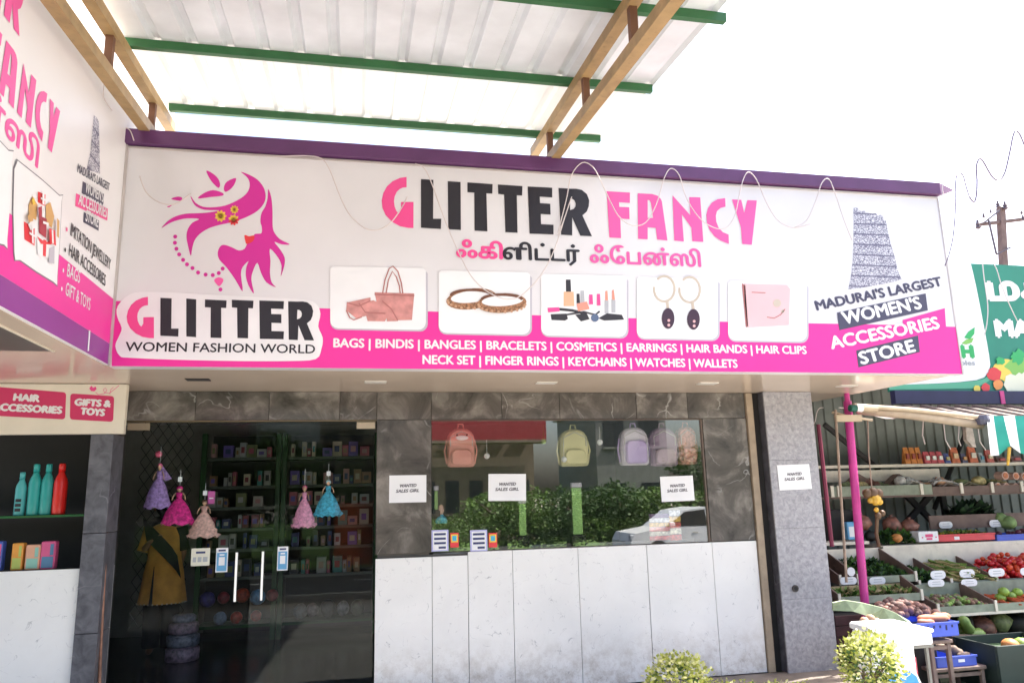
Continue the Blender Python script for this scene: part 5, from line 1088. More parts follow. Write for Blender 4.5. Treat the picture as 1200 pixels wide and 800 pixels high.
p = T(1184,756,6.05); q = MB(); q.blob(p, .075, .075, .062, 14, 8, .02); solo('pumpkin', q, M('pumpkin orange', (.62,.25,.08), .5, var=.25), 'round orange pumpkin on top of the dark crate', 'pumpkin', smooth=True)
for x, y, lb in ((1197,754,'light green cabbage beside the pumpkin'), (1203,762,'light green cabbage at the picture edge')):
    p = T(x, y, 6.08); q = MB(); q.blob(p, .07, .07, .055, 12, 8, .05); solo('cabbage', q, M('fresh cabbage', (.26,.42,.09), .5, var=.35, scale=18), lb, 'cabbage', 'cabbages in the dark crate', smooth=True)
# ================================================================== TOPIARY SHRUBS
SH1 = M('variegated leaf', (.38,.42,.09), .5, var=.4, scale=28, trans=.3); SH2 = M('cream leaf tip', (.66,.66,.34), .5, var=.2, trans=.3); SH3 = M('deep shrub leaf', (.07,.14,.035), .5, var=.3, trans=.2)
def shrub(px, py, Y, R, lb, seed, n=1500):
    random.seed(seed); c = T(px, py, Y); t = thing('topiary_shrub', lb, 'shrub', (c.x, c.y, -.34), group='round variegated shrubs')
    q = MB()
    for i in range(n):
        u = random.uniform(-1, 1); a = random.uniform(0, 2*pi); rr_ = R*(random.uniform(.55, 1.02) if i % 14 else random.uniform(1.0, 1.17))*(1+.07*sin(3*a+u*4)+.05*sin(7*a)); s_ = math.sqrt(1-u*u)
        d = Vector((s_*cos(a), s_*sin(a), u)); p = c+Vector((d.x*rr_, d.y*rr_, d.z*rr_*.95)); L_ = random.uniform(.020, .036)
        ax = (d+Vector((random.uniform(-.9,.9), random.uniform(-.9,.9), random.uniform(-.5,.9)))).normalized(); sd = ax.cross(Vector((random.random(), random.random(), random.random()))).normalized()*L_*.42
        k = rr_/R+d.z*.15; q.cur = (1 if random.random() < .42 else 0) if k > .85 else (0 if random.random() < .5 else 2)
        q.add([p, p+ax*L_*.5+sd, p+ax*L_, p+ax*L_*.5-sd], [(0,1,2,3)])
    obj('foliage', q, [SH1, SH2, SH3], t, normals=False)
    q = MB()
    for k in range(7):
        a = k*.9; q.tube([Vector((c.x, c.y, c.z-R*1.1)), c+Vector((cos(a)*R*.3, sin(a)*R*.3, -R*.3)), c+Vector((cos(a)*R*.7, sin(a)*R*.7, R*.3*cos(k)))], [.012,.008,.003], 5)
    q.tube([Vector((c.x, c.y, -.2)), Vector((c.x, c.y, c.z-R*.9))], .016, 7); obj('stem', q, M('shrub stem', (.10,.07,.04), .8), t)
    q = MB(); q.lathe([(.10,-.34),(.14,-.1),(.15,-.08),(.15,-.05),(.13,-.05),(.13,-.09),(.001,-.09)], (c.x, c.y, 0), 18); obj('pot', q, M('terracotta pot', (.30,.13,.08), .8, var=.2), t, smooth=False)
    return t
shrub(795, 803, 4.9, .205, 'round pale yellow-green shrub under the display wall', 31)
shrub(1019, 777, 4.8, .195, 'round yellow-green shrub in front of the white foam box', 32)
random.seed(4)
lp = thing('low_plants', 'low row of yellow-tipped plants along the picture bottom between the two shrubs', 'plants', (3.4, 4.9, -.34))
q = MB()
for i in range(520):
    s_ = random.random(); b = T(838+s_*120, 812-6*abs(sin(s_*17)), 4.85); p = b+Vector((random.uniform(-.03,.03), random.uniform(-.06,.06), random.uniform(-.08, .05))); a = random.uniform(0, 6.28); ax = Vector((cos(a)*.7, sin(a)*.7, random.uniform(.1,1))).normalized(); L_ = random.uniform(.02,.035)
    sd = ax.cross(Vector((.3,.2,.9))).normalized()*L_*.35; q.cur = random.choice((0,0,1,2)); q.add([p, p+ax*L_*.5+sd, p+ax*L_, p+ax*L_*.5-sd], [(0,1,2,3)])
o = obj('foliage', q, [SH1, SH2, SH3], lp, normals=False)
q = MB(); a_, b_ = T(838,830,4.85), T(960,830,4.85); q.bbox(a_.x, 4.75, -.34, b_.x, 4.95, T(838,828,4.85).z, .01); obj('planter', q, M('grey planter', (.25,.25,.25), .8), lp)
# ================================================================== INTERIOR OF THE SHOP
q = MB(); q.box(-4.2, 6.85, -.003, 3.7, 10.6, .004); struct('shop_floor', q, M('polished dark floor', (.035,.035,.042), .22, var=.5, scale=6))
q = MB(); q.box(-4.2, 10.6, 0, 3.7, 10.65, 2.7); struct('interior_back_wall', q, M('dark interior wall', (.30,.29,.27), .8))
q = MB(); q.box(3.70, 6.82, 0, 3.74, 10.6, 2.7); struct('interior_side_wall', q, M('dark interior wall', (0,0,0)))
q = MB(); q.box(-3.0, 7.0, 0, -2.95, 10.6, 2.7); struct('interior_side_wall', q, M('dark interior wall', (0,0,0)))
q = MB(); q.box(-4.2, 6.69, 2.60, 3.7, 10.6, 2.64); struct('interior_ceiling', q, M('dark ceiling', (.62,.61,.60), .8))
SB = M('grey green shelf board', (.10,.12,.10), .5, var=.2)
def shelfunit(x0, x1, Y, dep, zs_, lb, nup=2):
    t = thing('display_shelf', lb, 'shelf', ((x0+x1)/2, Y+dep/2, 0), group='green framed shelving in the shop')
    for k in range(nup):
        x = x0+(x1-x0)*k/(nup-1); q = MB(); q.bbox(x-.03, Y-.01, 0, x+.03, Y+.04, 2.42, .004); obj('upright', q, DGREEN, t)
    for i, z in enumerate(zs_):
        q = MB(); q.box(x0+.032, Y+.002, z-.035, x1-.032, Y+dep, z); obj('shelf_board', q, SB if i else DGREEN, t)
    q = MB(); q.box(x0+.032, Y+dep+.002, .05, x1-.032, Y+dep+.012, 2.42); obj('back_board', q, M('dark back board', (.03,.03,.03), .7), t)
    return t
ZSH = [.19, .73, 1.05, 1.29, 1.54, 1.79, 2.13]
shelfunit(-1.80, -.93, 9.80, .38, ZSH, 'green framed shelving with boxes behind the left door')
shelfunit(-.86, .26, 9.80, .38, ZSH, 'green framed shelving with boxes behind the right door')
# goods
random.seed(77)
GC = [('dark maroon', (.20,.03,.05)), ('pale grey', (.42,.42,.40)), ('rose', (.45,.10,.16)), ('kraft brown', (.30,.18,.10)), ('violet', (.15,.10,.42)), ('dusty pink', (.45,.25,.25)), ('black', (.02,.02,.025)), ('cream', (.52,.47,.36)), ('dark blue', (.03,.05,.18)), ('olive', (.18,.2,.09)), ('teal', (.05,.25,.24)), ('silver', (.4,.42,.45))]
SHN = ['bottom shelf', 'second shelf', 'third shelf', 'fourth shelf', 'fifth shelf', 'sixth shelf', 'top shelf']
SIDE_ = ['left', 'right']; ORD = 'first second third fourth fifth sixth seventh eighth ninth tenth eleventh twelfth thirteenth fourteenth fifteenth sixteenth seventeenth eighteenth nineteenth twentieth'.split()
cnt = 0
for u, (x0, x1) in enumerate(((-1.74, -.98), (-.80, .20))):
    for li in (1, 2, 3, 4, 5, 6):
        x = x0+random.uniform(0, .05); k = 0
        while x < x1-.06:
            w_ = random.choice((.05,.06,.08,.10,.12)); h = random.uniform(.10, .19) if li > 1 else random.uniform(.14,.2)
            if x+w_ > x1: break
            ci = random.randrange(len(GC)); nm, c_ = GC[ci]; cj = (ci+random.randrange(1, 6)) % len(GC)
            t = thing('goods_box', f'{nm} box, {ORD[k]} from left on the {SHN[li]} of the {SIDE_[u]} green shelving', 'box', (x+w_/2, 9.86, ZSH[li]+.001), group='boxed goods on the shop shelves')
            q = MB(); q.bbox(x, 9.83, ZSH[li]+.001, x+w_-.006, 9.95, ZSH[li]+h, .003); obj('carton', q, M('goods '+nm, c_, .45, var=.15), t)
            q = MB(); q.box(x+w_*.2, 9.827, ZSH[li]+h*.3, x+w_*.7, 9.832, ZSH[li]+h*.7); obj('label', q, M('goods '+GC[cj][0], GC[cj][1], .45, var=.15), t)
            x += w_+random.choice((0,0,.02,.08)); k += 1
# toy balls on the bottom shelf
for i, (px, py, r, c_, lb) in enumerate(((258,724,.075,(.30,.40,.55),'pale blue and white toy ball on the bottom shelf'), (277,723,.07,(.55,.05,.03),'red toy ball beside the pale blue one'), (300,721,.065,(.50,.06,.06),'red toy ball in the middle of the bottom shelf'), (302,699,.09,(.12,.35,.62),'blue toy bag above the balls'), (284,697,.085,(.55,.10,.05),'orange red toy bag above the balls'), (319,697,.07,(.45,.12,.12),'dull red toy bag right of the blue one'), (243,702,.09,(.06,.05,.25),'dark purple toy bag at the left end'), (262,700,.07,(.35,.05,.07),'maroon toy bag above the pale ball'))):
    p = aY(px, py, 9.72); q = MB(); q.blob(p, r, r*.8, r, 12, 8, .02); o = tag(obj('toy_ball' if i < 3 else 'toy_bag', q, M('toy %d' % i, c_, .35, var=.6, scale=22), loc=p, smooth=True), lb, 'toy', 'balls and toys on the lowest shelf')
tb = thing('clear_toy_tub', 'stack of clear tubs full of small toys beside the woman', 'tub', (-1.75, 8.9, 0))
for k, (rr_, z0, h) in enumerate(((.17,.0,.14), (.165,.145,.12), (.15,.27,.11), (.12,.385,.07))):
    q = MB(); q.lathe([(rr_*.9, z0), (rr_, z0+.02), (rr_, z0+h-.02), (rr_*.8, z0+h)], (-1.74, 8.9, 0), 14); obj('tub', q, M('lilac toys %d' % (k % 2), (.30-.1*(k % 2),.22,.30), .35, var=.7, scale=26), tb, smooth=True)
q = MB()
for i in range(5):
    for j in range(14):
        a = Vector((-2.36+i*.11, 9.2, .3+j*.16)); q.tube([a, a+Vector((.11, 0, .16))], .004, 4); q.tube([a+Vector((.11,0,0)), a+Vector((0, 0, .16))], .004, 4)
o = solo('wire_grid', q, M('grey wire', (.05,.05,.055), .4, metal=.3), 'dark diamond wire grid behind the hanging dolls', 'grid'); o['kind'] = 'stuff'
# wall mounted small goods at the left of the room
random.seed(6)
for i in range(10):
    x = -2.4+random.uniform(0,.5); z = .9+random.uniform(0,1.2)
# ------------------------------------------------------------------ dolls hanging behind the glass
def doll(px, ytop, ybot, wd, gown, lb, hat=None, veil=False, head=(.55,.33,.22), ruffle=2, tagc=None, yh=None):
    Y = 6.74; zb = aY(px, ybot, Y).z; zt_ = aY(px, ytop, Y).z; x = aY(px, (ytop+ybot)/2, Y).x; R = (aY(px+wd/2, ybot, Y)-aY(px-wd/2, ybot, Y)).length/2
    H = zt_-zb; t = thing('dress_doll', lb, 'doll', (x, Y, zb), group='gown dolls hanging behind the glass doors')
    q = MB(); n = 28; prof = [(1.0, 0), (1.04, .05), (.93, .12), (.86, .2), (.74, .33), (.56, .46), (.36, .56), (.17, .64), (.15, .66)]
    if ruffle == 3: prof = [(1.0, 0), (1.05, .06), (.86, .10), (.90, .19), (.74, .25), (.70, .33), (.52, .45), (.34, .56), (.17, .64), (.15, .66)]
    vs = []
    for j, (r, z) in enumerate(prof):
        for k in range(n):
            a = 2*pi*k/n; f = 1+(.10*sin(a*7+j)+.05*sin(a*13+2*j))*max(0, 1-j/6); vs.append(Vector((x+R*r*f*cos(a), Y+R*r*f*sin(a)*.6, zb+H*z+.012*sin(a*7)*(j == 0))))
    q.add(vs, [(j*n+k, j*n+(k+1) % n, (j+1)*n+(k+1) % n, (j+1)*n+k) for j in range(len(prof)-1) for k in range(n)])
    obj('gown', q, gown, t, smooth=True)
    q = MB(); q.tube([(x, Y, zb+H*.64), (x, Y, zb+H*.70), (x, Y, zb+H*.79)], [R*.16, R*.19, R*.20], 10); obj('bodice', q, gown, t, smooth=True)
    sk = M('doll skin', head, .5); hz = zb+H*.88
    q = MB(); q.tube([(x, Y, zb+H*.78), (x, Y, zb+H*.84)], R*.07, 8); q.blob((x, Y, hz), R*.17, R*.16, H*.065, 10, 8)
    for s_ in (-1, 1): q.tube([(x+s_*R*.2, Y, zb+H*.78), (x+s_*R*.36, Y-.01, zb+H*.70), (x+s_*R*.42, Y-.02, zb+H*.6)], [R*.05, R*.04, R*.03], 6)
    obj('figure', q, sk, t, smooth=True)
    q = MB(); q.blob((x, Y+.004, hz+H*.012), R*.20, R*.19, H*.065, 10, 8); obj('hair', q, hat or M('doll hair', (.10,.05,.03), .5), t, smooth=True)
    if veil:
        q = MB(); q.add([(x, Y+.02, hz+.03), (x+R*.9, Y+.03, zb+H*.62), (x+R*.5, Y+.03, zb+H*.58), (x+.01, Y+.03, zb+H*.6)], [(0,1,2,3)]); obj('veil', q, gown, t, normals=False)
    if tagc:
        q = MB(); q.box(x-.016, Y-.01, zt_+.02, x+.016, Y-.006, zt_+.058); obj('tag', q, tagc, t)
    q = MB(); q.tube([(x, Y, zt_-.01), (x, Y, zt_+.12)], .0015, 4); obj('string', q, PAPER, t)
LIL = M('lilac tulle', (.42,.27,.62), .8, var=.5, scale=45, trans=.25); HP = M('hot pink tulle', (.80,.03,.30), .8, var=.5, scale=45, trans=.25); PCH = M('peach tulle', (.80,.50,.44), .8, var=.4, scale=45, trans=.25); LPK = M('light pink tulle', (.80,.36,.55), .8, var=.4, scale=45, trans=.25); BLT = M('sky blue tulle', (.08,.50,.72), .8, var=.5, scale=45, trans=.25)
doll(186, 540, 595, 31, LIL, 'lilac gown doll with a veil, highest at the left', veil=True, hat=M('rose hat', (.62,.12,.25), .6))
doll(209.5, 567, 614, 38, HP, 'hot pink gown doll between the lilac and peach dolls', tagc=PAPER, hat=HP)
doll(239, 583, 629, 37, PCH, 'pale peach gown doll above the cream sticker', tagc=PAPER, ruffle=3)
doll(356.5, 566, 617, 28, LPK, 'light pink frilled gown doll on the right door', ruffle=3, hat=M('rose hat', (0,0,0)))
doll(384.5, 560, 604, 32, BLT, 'sky blue gown doll on the right door', tagc=PAPER, hat=M('ice blue veil', (.4,.6,.65), .5))
q = MB(); p = aY(186, 532, 6.80); q.blob(p, .028, .028, .028, 10, 7); solo('pink_rosette', q, M('rosette', (.75,.12,.22), .6, var=.3, scale=60), 'pink rosette hanging above the lilac doll', 'ornament', smooth=True)
t = thing('price_card', 'small pink price card hanging above the peach doll', 'card', tuple(aY(247, 592, 6.83)))
q = MB(); a_, b_ = aY(243, 590, 6.82), aY(252, 575, 6.82); q.box(a_.x, 6.82, a_.z, b_.x, 6.824, b_.z); obj('sheet', q, M('orchid card', (.62,.12,.40), .6), t); q = MB(); q.box(a_.x+.012, 6.818, a_.z+.04, b_.x-.01, 6.8205, a_.z+.05); obj('print_line', q, PAPER, t)
# ------------------------------------------------------------------ woman inside the shop
FX, FY = -2.02, 9.1
per = thing('person', 'woman in a mustard tunic and black shawl standing inside the shop, turned away', 'person', (FX, FY, 0))
SK = M('brown skin', (.28,.14,.085), .55, var=.1); MUS = M('mustard cotton', (.62,.31,.06), .85, var=.2, scale=10, bump=.2, bscale=50); BLK = M('black cloth', (.012,.012,.016), .8, var=.2); HAIRM = M('black hair', (.012,.01,.01), .45)
def skin_body(name, joints, edges, rad, mat, parent, sub=1):
    me = bpy.data.meshes.new(name); org = worldloc(parent)
    me.from_pydata([tuple(Vector(j)-org) for j in joints], edges, []); o = bpy.data.objects.new(name, me); COL.objects.link(o); o.parent = parent
    m_ = o.modifiers.new('skin', 'SKIN'); m_.use_smooth_shade = True
    for i, v in enumerate(me.skin_vertices[0].data):
        r = rad[i]; v.radius = r if isinstance(r, tuple) else (r, r); v.use_root = (i == 0)
    s_ = o.modifiers.new('sub', 'SUBSURF'); s_.levels = s_.render_levels = sub
    bpy.context.view_layer.update()
    m2 = bpy.data.meshes.new_from_object(o.evaluated_get(bpy.context.evaluated_depsgraph_get()))
    o.modifiers.clear(); o.data = m2; m2.materials.clear(); m2.materials.append(mat)
    for p in m2.polygons: p.use_smooth = True
    return o
def B_(x, y, z): return (FX+x, FY+y, z)
# she faces the back left of the shop; right arm bent, hand near the waist at left
J = [B_(0,0,.88), B_(0,0,1.02), B_(-.01,.02,1.22), B_(-.01,.02,1.36), B_(-.01,.01,1.42), B_(-.02,.03,1.50), B_(-.03,.04,1.60),
     B_(.15,0,1.33), B_(.19,.02,1.10), B_(.14,.14,.93), B_(-.16,.03,1.33), B_(-.22,-.02,1.10), B_(-.12,-.13,1.20), B_(-.06,-.15,1.24),
     B_(.085,0,.84), B_(.09,.01,.48), B_(.10,.0,.09), B_(.09,.11,.035), B_(-.085,0,.84), B_(-.09,.02,.48), B_(-.09,.03,.09), B_(-.13,.13,.035)]
Eg = [(0,1),(1,2),(2,3),(3,4),(4,5),(5,6),(3,7),(7,8),(8,9),(3,10),(10,11),(11,12),(12,13),(0,14),(14,15),(15,16),(16,17),(0,18),(18,19),(19,20),(20,21)]
Rd = [(.15,.11),(.12,.09),(.15,.10),(.10,.07),.05,.075,.065,.055,.042,.028,.055,.042,.028,.03,.085,.055,.038,.03,.085,.055,.038,.03]
skin_body('body', J, Eg, Rd, SK, per, 2)
q = MB()
for k, (dx, dz, L_) in enumerate(((-.016,.012,.06),(-.005,.018,.07),(.007,.018,.066),(.018,.012,.054))):
    a = Vector(B_(-.055+dx*.5, -.155, 1.245+dz)); q.tube([a, a+Vector((L_*.5, -.012, .012)), a+Vector((L_*.8, .002, -.006))], [.009,.008,.006], 6)
a = Vector(B_(-.075, -.15, 1.225)); q.tube([a, a+Vector((.012,-.012,-.03)), a+Vector((.028,-.008,-.045))], [.01,.009,.007], 6)
obj('fingers', q, SK, per, smooth=True)
def loft(rings, n=24, fold=0, k=7): 
    vs = []
    for j, (cx, cy, z, rx, ry) in enumerate(rings):
        for i in range(n): a = 2*pi*i/n; f = 1+fold*(1-j/len(rings))*sin(a*k); vs.append(Vector(B_(cx+rx*f*cos(a), cy+ry*f*sin(a), z)))
    q = MB(); q.add(vs, [(j*n+i, j*n+(i+1) % n, (j+1)*n+(i+1) % n, (j+1)*n+i) for j in range(len(rings)-1) for i in range(n)]); return q
q = loft([(0,0,.56,.245,.18),(0,0,.70,.225,.165),(0,0,.88,.20,.145),(0,0,1.02,.17,.125),(0,.01,1.14,.175,.13),(-.005,.015,1.26,.185,.13),(-.01,.02,1.34,.175,.115),(-.01,.015,1.395,.085,.075)], fold=.06)
obj('tunic', q, MUS, per, smooth=True)
q = MB(); q.add([B_(-.085,-.180,.56), B_(-.05,-.184,.56), B_(-.055,-.165,.95), B_(-.062,-.163,.95)], [(0,1,2,3)]); obj('tunic_slit', q, BLK, per, normals=False)
q = MB()
for i in range(17): a = pi+pi*i/16; q.blob(B_(.245*cos(a)*.99, .185*sin(a), .562), .009, .009, .009, 6, 4)
obj('hem_trim', q, M('pale lace trim', (.55,.48,.36), .8), per)
for js in ((7, 8), (10, 11)):
    q = MB(); a, b = Vector(J[js[0]]), Vector(J[js[1]]); q.tube([a+Vector((0,0,.02)), (a+b)/2, b], [.072,.066,.058], 12); obj('sleeve', q, BLK if js[0] == 7 else MUS, per, smooth=True)
for js in ((14, 15, 16), (18, 19, 20)):
    q = MB(); q.tube([Vector(J[js[0]]), Vector(J[js[1]]), Vector(J[js[2]])+Vector((0,0,.02))], [.11,.095,.085], 12); obj('trouser_leg', q, BLK, per, smooth=True)
q = MB(); rr0 = [(-.20,-.05,1.34),(-.14,-.13,1.30),(-.05,-.155,1.22),(.05,-.16,1.12),(.14,-.155,1.02),(.19,-.12,.93)]
vs = []
for i, (x, y, z) in enumerate(rr0): vs += [B_(x-.03, y-.01, z+.12), B_(x+.0, y-.03, z), B_(x+.02, y-.01, z-.12)]
q.add(vs, [(3*i+j, 3*i+j+1, 3*i+j+4, 3*i+j+3) for i in range(len(rr0)-1) for j in range(2)])
q.tube([B_(-.20,-.02,1.36), B_(-.1,.0,1.41), B_(.02,-.02,1.42), B_(.12,-.03,1.38)], [.05,.06,.06,.045], 10)
obj('shawl', q, BLK, per, smooth=True)
q = MB(); q.blob(B_(-.03,.035,1.575), .098, .105, .115, 16, 12); q.blob(B_(-.01,-.07,1.51), .06, .055, .06, 12, 8); obj('hair', q, HAIRM, per, smooth=True)
q = MB(); q.blob(B_(-.06,.145,1.555), .014, .024, .016, 8, 6)
for s_ in (-1, 1): q.blob(B_(-.045+s_*.088, .04, 1.545), .012, .018, .026, 8, 6)
obj('ears_and_nose', q, SK, per, smooth=True)
# ------------------------------------------------------------------ backpacks and small goods in the display window
def backpack(px0, px1, py0, py1, Y, col, lb, kind=0, col2=None):
    a_ = aY(px0, py1, Y); b_ = aY(px1, py1, Y); zt_ = aY(px0, py0, Y).z; x0, x1, z0 = a_.x, b_.x, a_.z; w_, h = x1-x0, zt_-z0; cx = (x0+x1)/2
    t = thing('backpack', lb, 'backpack', (cx, Y, z0), group='pastel backpacks hanging in the window')
    def bagshape(x0, x1, z0, z1, y0, y1, rt):
        pts = []
        for c, s0 in (((x1-.03, z0+.03), -pi/2), ((x1-rt, z1-rt), 0), ((x0+rt, z1-rt), pi/2), ((x0+.03, z0+.03), pi)):
            r = .03 if c[1] < z0+.05 else rt
            for i in range(5): a = s0+pi/2*i/4; pts.append((c[0]+r*cos(a), c[1]+r*sin(a)))
        n = len(pts); q = MB(); mx_, mz_ = (x0+x1)/2, (z0+z1)/2; vs = []
        for yy_, sc in ((y0, .88), (y0+(y1-y0)*.2, 1), (y1-(y1-y0)*.2, 1), (y1, .9)): vs += [(mx_+(p[0]-mx_)*sc, yy_, mz_+(p[1]-mz_)*sc) for p in pts]
        q.add(vs, [tuple(range(n-1, -1, -1)), tuple(range(3*n, 4*n))]+[(j*n+i, j*n+(i+1) % n, (j+1)*n+(i+1) % n, (j+1)*n+i) for j in range(3) for i in range(n)]); return q
    obj('bag_body', bagshape(x0, x1, z0, zt_-.02, Y, Y+.12, w_*.42), col, t)
    obj('front_pocket', bagshape(x0+w_*.12, x1-w_*.12, z0+.015, z0+h*(.42 if kind != 1 else .62), Y-.035, Y+.02, w_*.2), col2 or col, t)
    q = MB(); q.tube([(cx-.03, Y+.05, zt_-.03), (cx-.02, Y+.05, zt_+.02), (cx+.02, Y+.05, zt_+.02), (cx+.03, Y+.05, zt_-.03)], .007, 6); obj('handle', q, col2 or col, t)
    q = MB(); P_ = [(x0+w_*.1, Y-.004, z0+h*.5), (x0+w_*.1, Y-.006, z0+h*.72), (cx, Y-.008, z0+h*.86), (x1-w_*.1, Y-.006, z0+h*.72), (x1-w_*.1, Y-.004, z0+h*.5)]; q.tube(P_, .004, 5); obj('zip', q, M('zip silver', (.5,.48,.45), .4), t)
    for s_ in (0, 1): q = MB(); xx_ = x0-.004 if s_ == 0 else x1+.004; q.tube([(xx_, Y+.06, zt_-.12), (xx_+(-.02 if s_ == 0 else .02), Y+.05, z0+h*.4), (xx_, Y+.06, z0+.03)], .008, 6); obj('strap', q, col2 or col, t)
    return t, x0, x1, z0, zt_, w_, h
t, x0, x1, z0, z1_, w_, h = backpack(525, 557, 499, 547, 6.70, M('peach pink nylon', (.78,.33,.29), .6, var=.1), 'peach pink backpack with a face patch, first from the left')
q = MB(); cx = (x0+x1)/2; q.blob((cx, 6.662, z0+h*.70), w_*.24, .012, h*.06, 10, 6); obj('muzzle_patch', q, PAPER, t)
for s_ in (-1, 1): q = MB(); q.blob((cx+s_*w_*.18, 6.658, z0+h*.77), .009, .008, .009, 8, 6); obj('eye_button', q, DARK, t)
backpack(658, 691, 500, 546, 6.70, M('butter yellow nylon', (.72,.66,.36), .6, var=.1), 'butter yellow backpack hanging in the middle of the window')
backpack(730, 762, 498, 545, 6.70, M('white lilac nylon', (.72,.66,.76), .6, var=.1), 'white and lilac backpack right of the yellow one', 1, M('lilac nylon', (.55,.42,.72), .6))
backpack(765, 796, 498, 546, 6.70, M('mauve nylon', (.30,.20,.30), .6, var=.15), 'mauve backpack with outer pocket next to the lilac one', 0, M('dusty mauve nylon', (.42,.30,.38), .6))
backpack(798, 819, 497, 544, 6.72, M('floral pink nylon', (.68,.32,.27), .6, var=.5, scale=35), 'floral pink backpack at the right end of the window')
for px, py, lb in ((570.5, 534, 'white pompom charm near the peach backpack'), (703, 518, 'white pompom charm right of the yellow backpack'), (661, 538, 'white pompom charm on the yellow backpack'), (637, 517, 'small green sprig charm at the window centre')):
    c = aY(px, py, 6.67); q = MB(); q.blob(c, .026, .026, .026, 10, 7, .05); q.tube([c, c+Vector((0, 0, .14))], .002, 4); solo('pompom_charm', q, PAPER if px != 637 else LEAF3, lb, 'charm', 'charms hanging in the window', smooth=True)
q = MB(); q.box(XW0+.02, 6.9, 0, XW1, 6.95, ZM+.01) ; q.box(XW0+.02, 6.67, ZM-.03, XW1, 6.9, ZM-.012)
tag(obj('window_ledge', q, M('pale ledge', (.45,.43,.40), .5)), 'pale inner ledge behind the display window', 'ledge')
CARDG = M('lime green card', (.30,.52,.16), .6, var=.1)
for x0_, x1_, y0_, y1_, lb in ((672, 681, 571, 626, 'tall lime green display card in the middle of the window'), (609, 616, 590, 627, 'short lime green display card left of the tall one'), (509, 513, 575, 597, 'small lime card beside the blue doll')):
    a_, b_ = aY(x0_, y1_, 6.74), aY(x1_, y0_, 6.74); t = thing('display_card', lb, 'card', ((a_.x+b_.x)/2, 6.75, a_.z), group='lime display cards in the window')
    q = MB(); q.bbox(a_.x, 6.74, a_.z, b_.x, 6.752, b_.z, .002); obj('strip', q, CARDG, t)
    q = MB(); q.bbox(a_.x-.006, 6.735, b_.z+.003, b_.x+.006, 6.765, b_.z+.045, .004); obj('clip', q, SHADE, t)
    q = MB(); q.bbox(a_.x-.02, 6.72, ZM+.002, b_.x+.02, 6.78, a_.z-.002, .004); obj('foot', q, DARK, t)
RDB = [INKR, INKY, PAPER, BLU, INKP, LG2, NAVY]
random.seed(12)
for (x0_, x1_, y0_, y1_, lb, rows) in ((762, 785, 601, 633, 'rack of bright magazines behind the window near its right end', 6), (786, 797, 597, 633, 'narrow stack of yellow and grey magazines beside the bright ones', 5)):
    a_, b_ = aY(x0_, y1_, 6.72), aY(x1_, y0_, 6.72); t = thing('magazine_stack', lb, 'magazines', ((a_.x+b_.x)/2, 6.75, a_.z)); H_ = b_.z-a_.z; W_ = b_.x-a_.x
    for k in range(rows):
        z0_ = a_.z+H_*k/rows; q = MB(); q.bbox(a_.x+.003*k, 6.72+.006*k, z0_, b_.x-.002+.003*k, 6.735+.006*k, z0_+H_/rows-.003, .002); obj('magazine', q, M('magazine %d%d' % (k, rows), ((.7,.05,.05),(.75,.72,.6),(.65,.1,.08),(.8,.5,.1),(.75,.75,.78),(.15,.06,.2))[k], .35, var=.5, scale=45), t)
t = thing('blue_doll', 'small doll with blue skirt at the left bottom of the window', 'doll', tuple(aY(516.5, 612, 6.75)))
c = aY(516.5, 610, 6.75); q = MB(); q.lathe([(.055,0),(.06,.02),(.045,.05),(.02,.075)], c-Vector((0,0,.02)), 14); obj('skirt', q, BLT, t, smooth=True)
q = MB(); q.lathe([(.018,.05),(.03,.09),(.02,.13),(.008,.14)], c-Vector((0,0,.0)), 12); obj('body', q, M('doll peach', (.6,.38,.3), .6), t, smooth=True)
# ================================================================== WORLD BEHIND THE VIEWER (seen in the glass)
def leafmesh(name, R, n, seed, s=.16, squash=.8):
    random.seed(seed); q = MB(); lobes = [Vector((random.uniform(-.6,.6)*R, random.uniform(-.6,.6)*R, random.uniform(-.45,.5)*R*squash)) for _ in range(11)]
    for i in range(n):
        c = random.choice(lobes); u = random.uniform(-1, 1); a = random.uniform(0, 6.283); s_ = math.sqrt(1-u*u); r = R*.48*random.uniform(.6, 1.05)
        p = c+Vector((s_*cos(a)*r, s_*sin(a)*r, u*r*squash)); ax = Vector((random.gauss(0,1), random.gauss(0,1), random.gauss(0,.6))).normalized(); L_ = s*random.uniform(.6,1.3); sd = ax.cross(Vector((random.gauss(0,1), random.gauss(0,1), random.gauss(0,1)))).normalized()*L_*.35
        q.add([p-ax*L_*.5, p+sd, p+ax*L_*.5, p-sd], [(0,1,2,3)])
    return q.mesh(name, normals=False)
TL1 = M('tree leaf', (.055,.115,.025), .6, var=.45, scale=2.5, trans=.25); TL2 = M('tree leaf bright', (.10,.18,.03), .6, var=.45, scale=2.5, trans=.25); BARK = M('tree bark', (.09,.065,.045), .9, var=.3)
crowns = [leafmesh('crown', 2.2, 4200, 41), leafmesh('crown', 2.2, 4200, 42)]
for i, m_ in enumerate(crowns): m_.materials.append((TL1, TL2)[i])
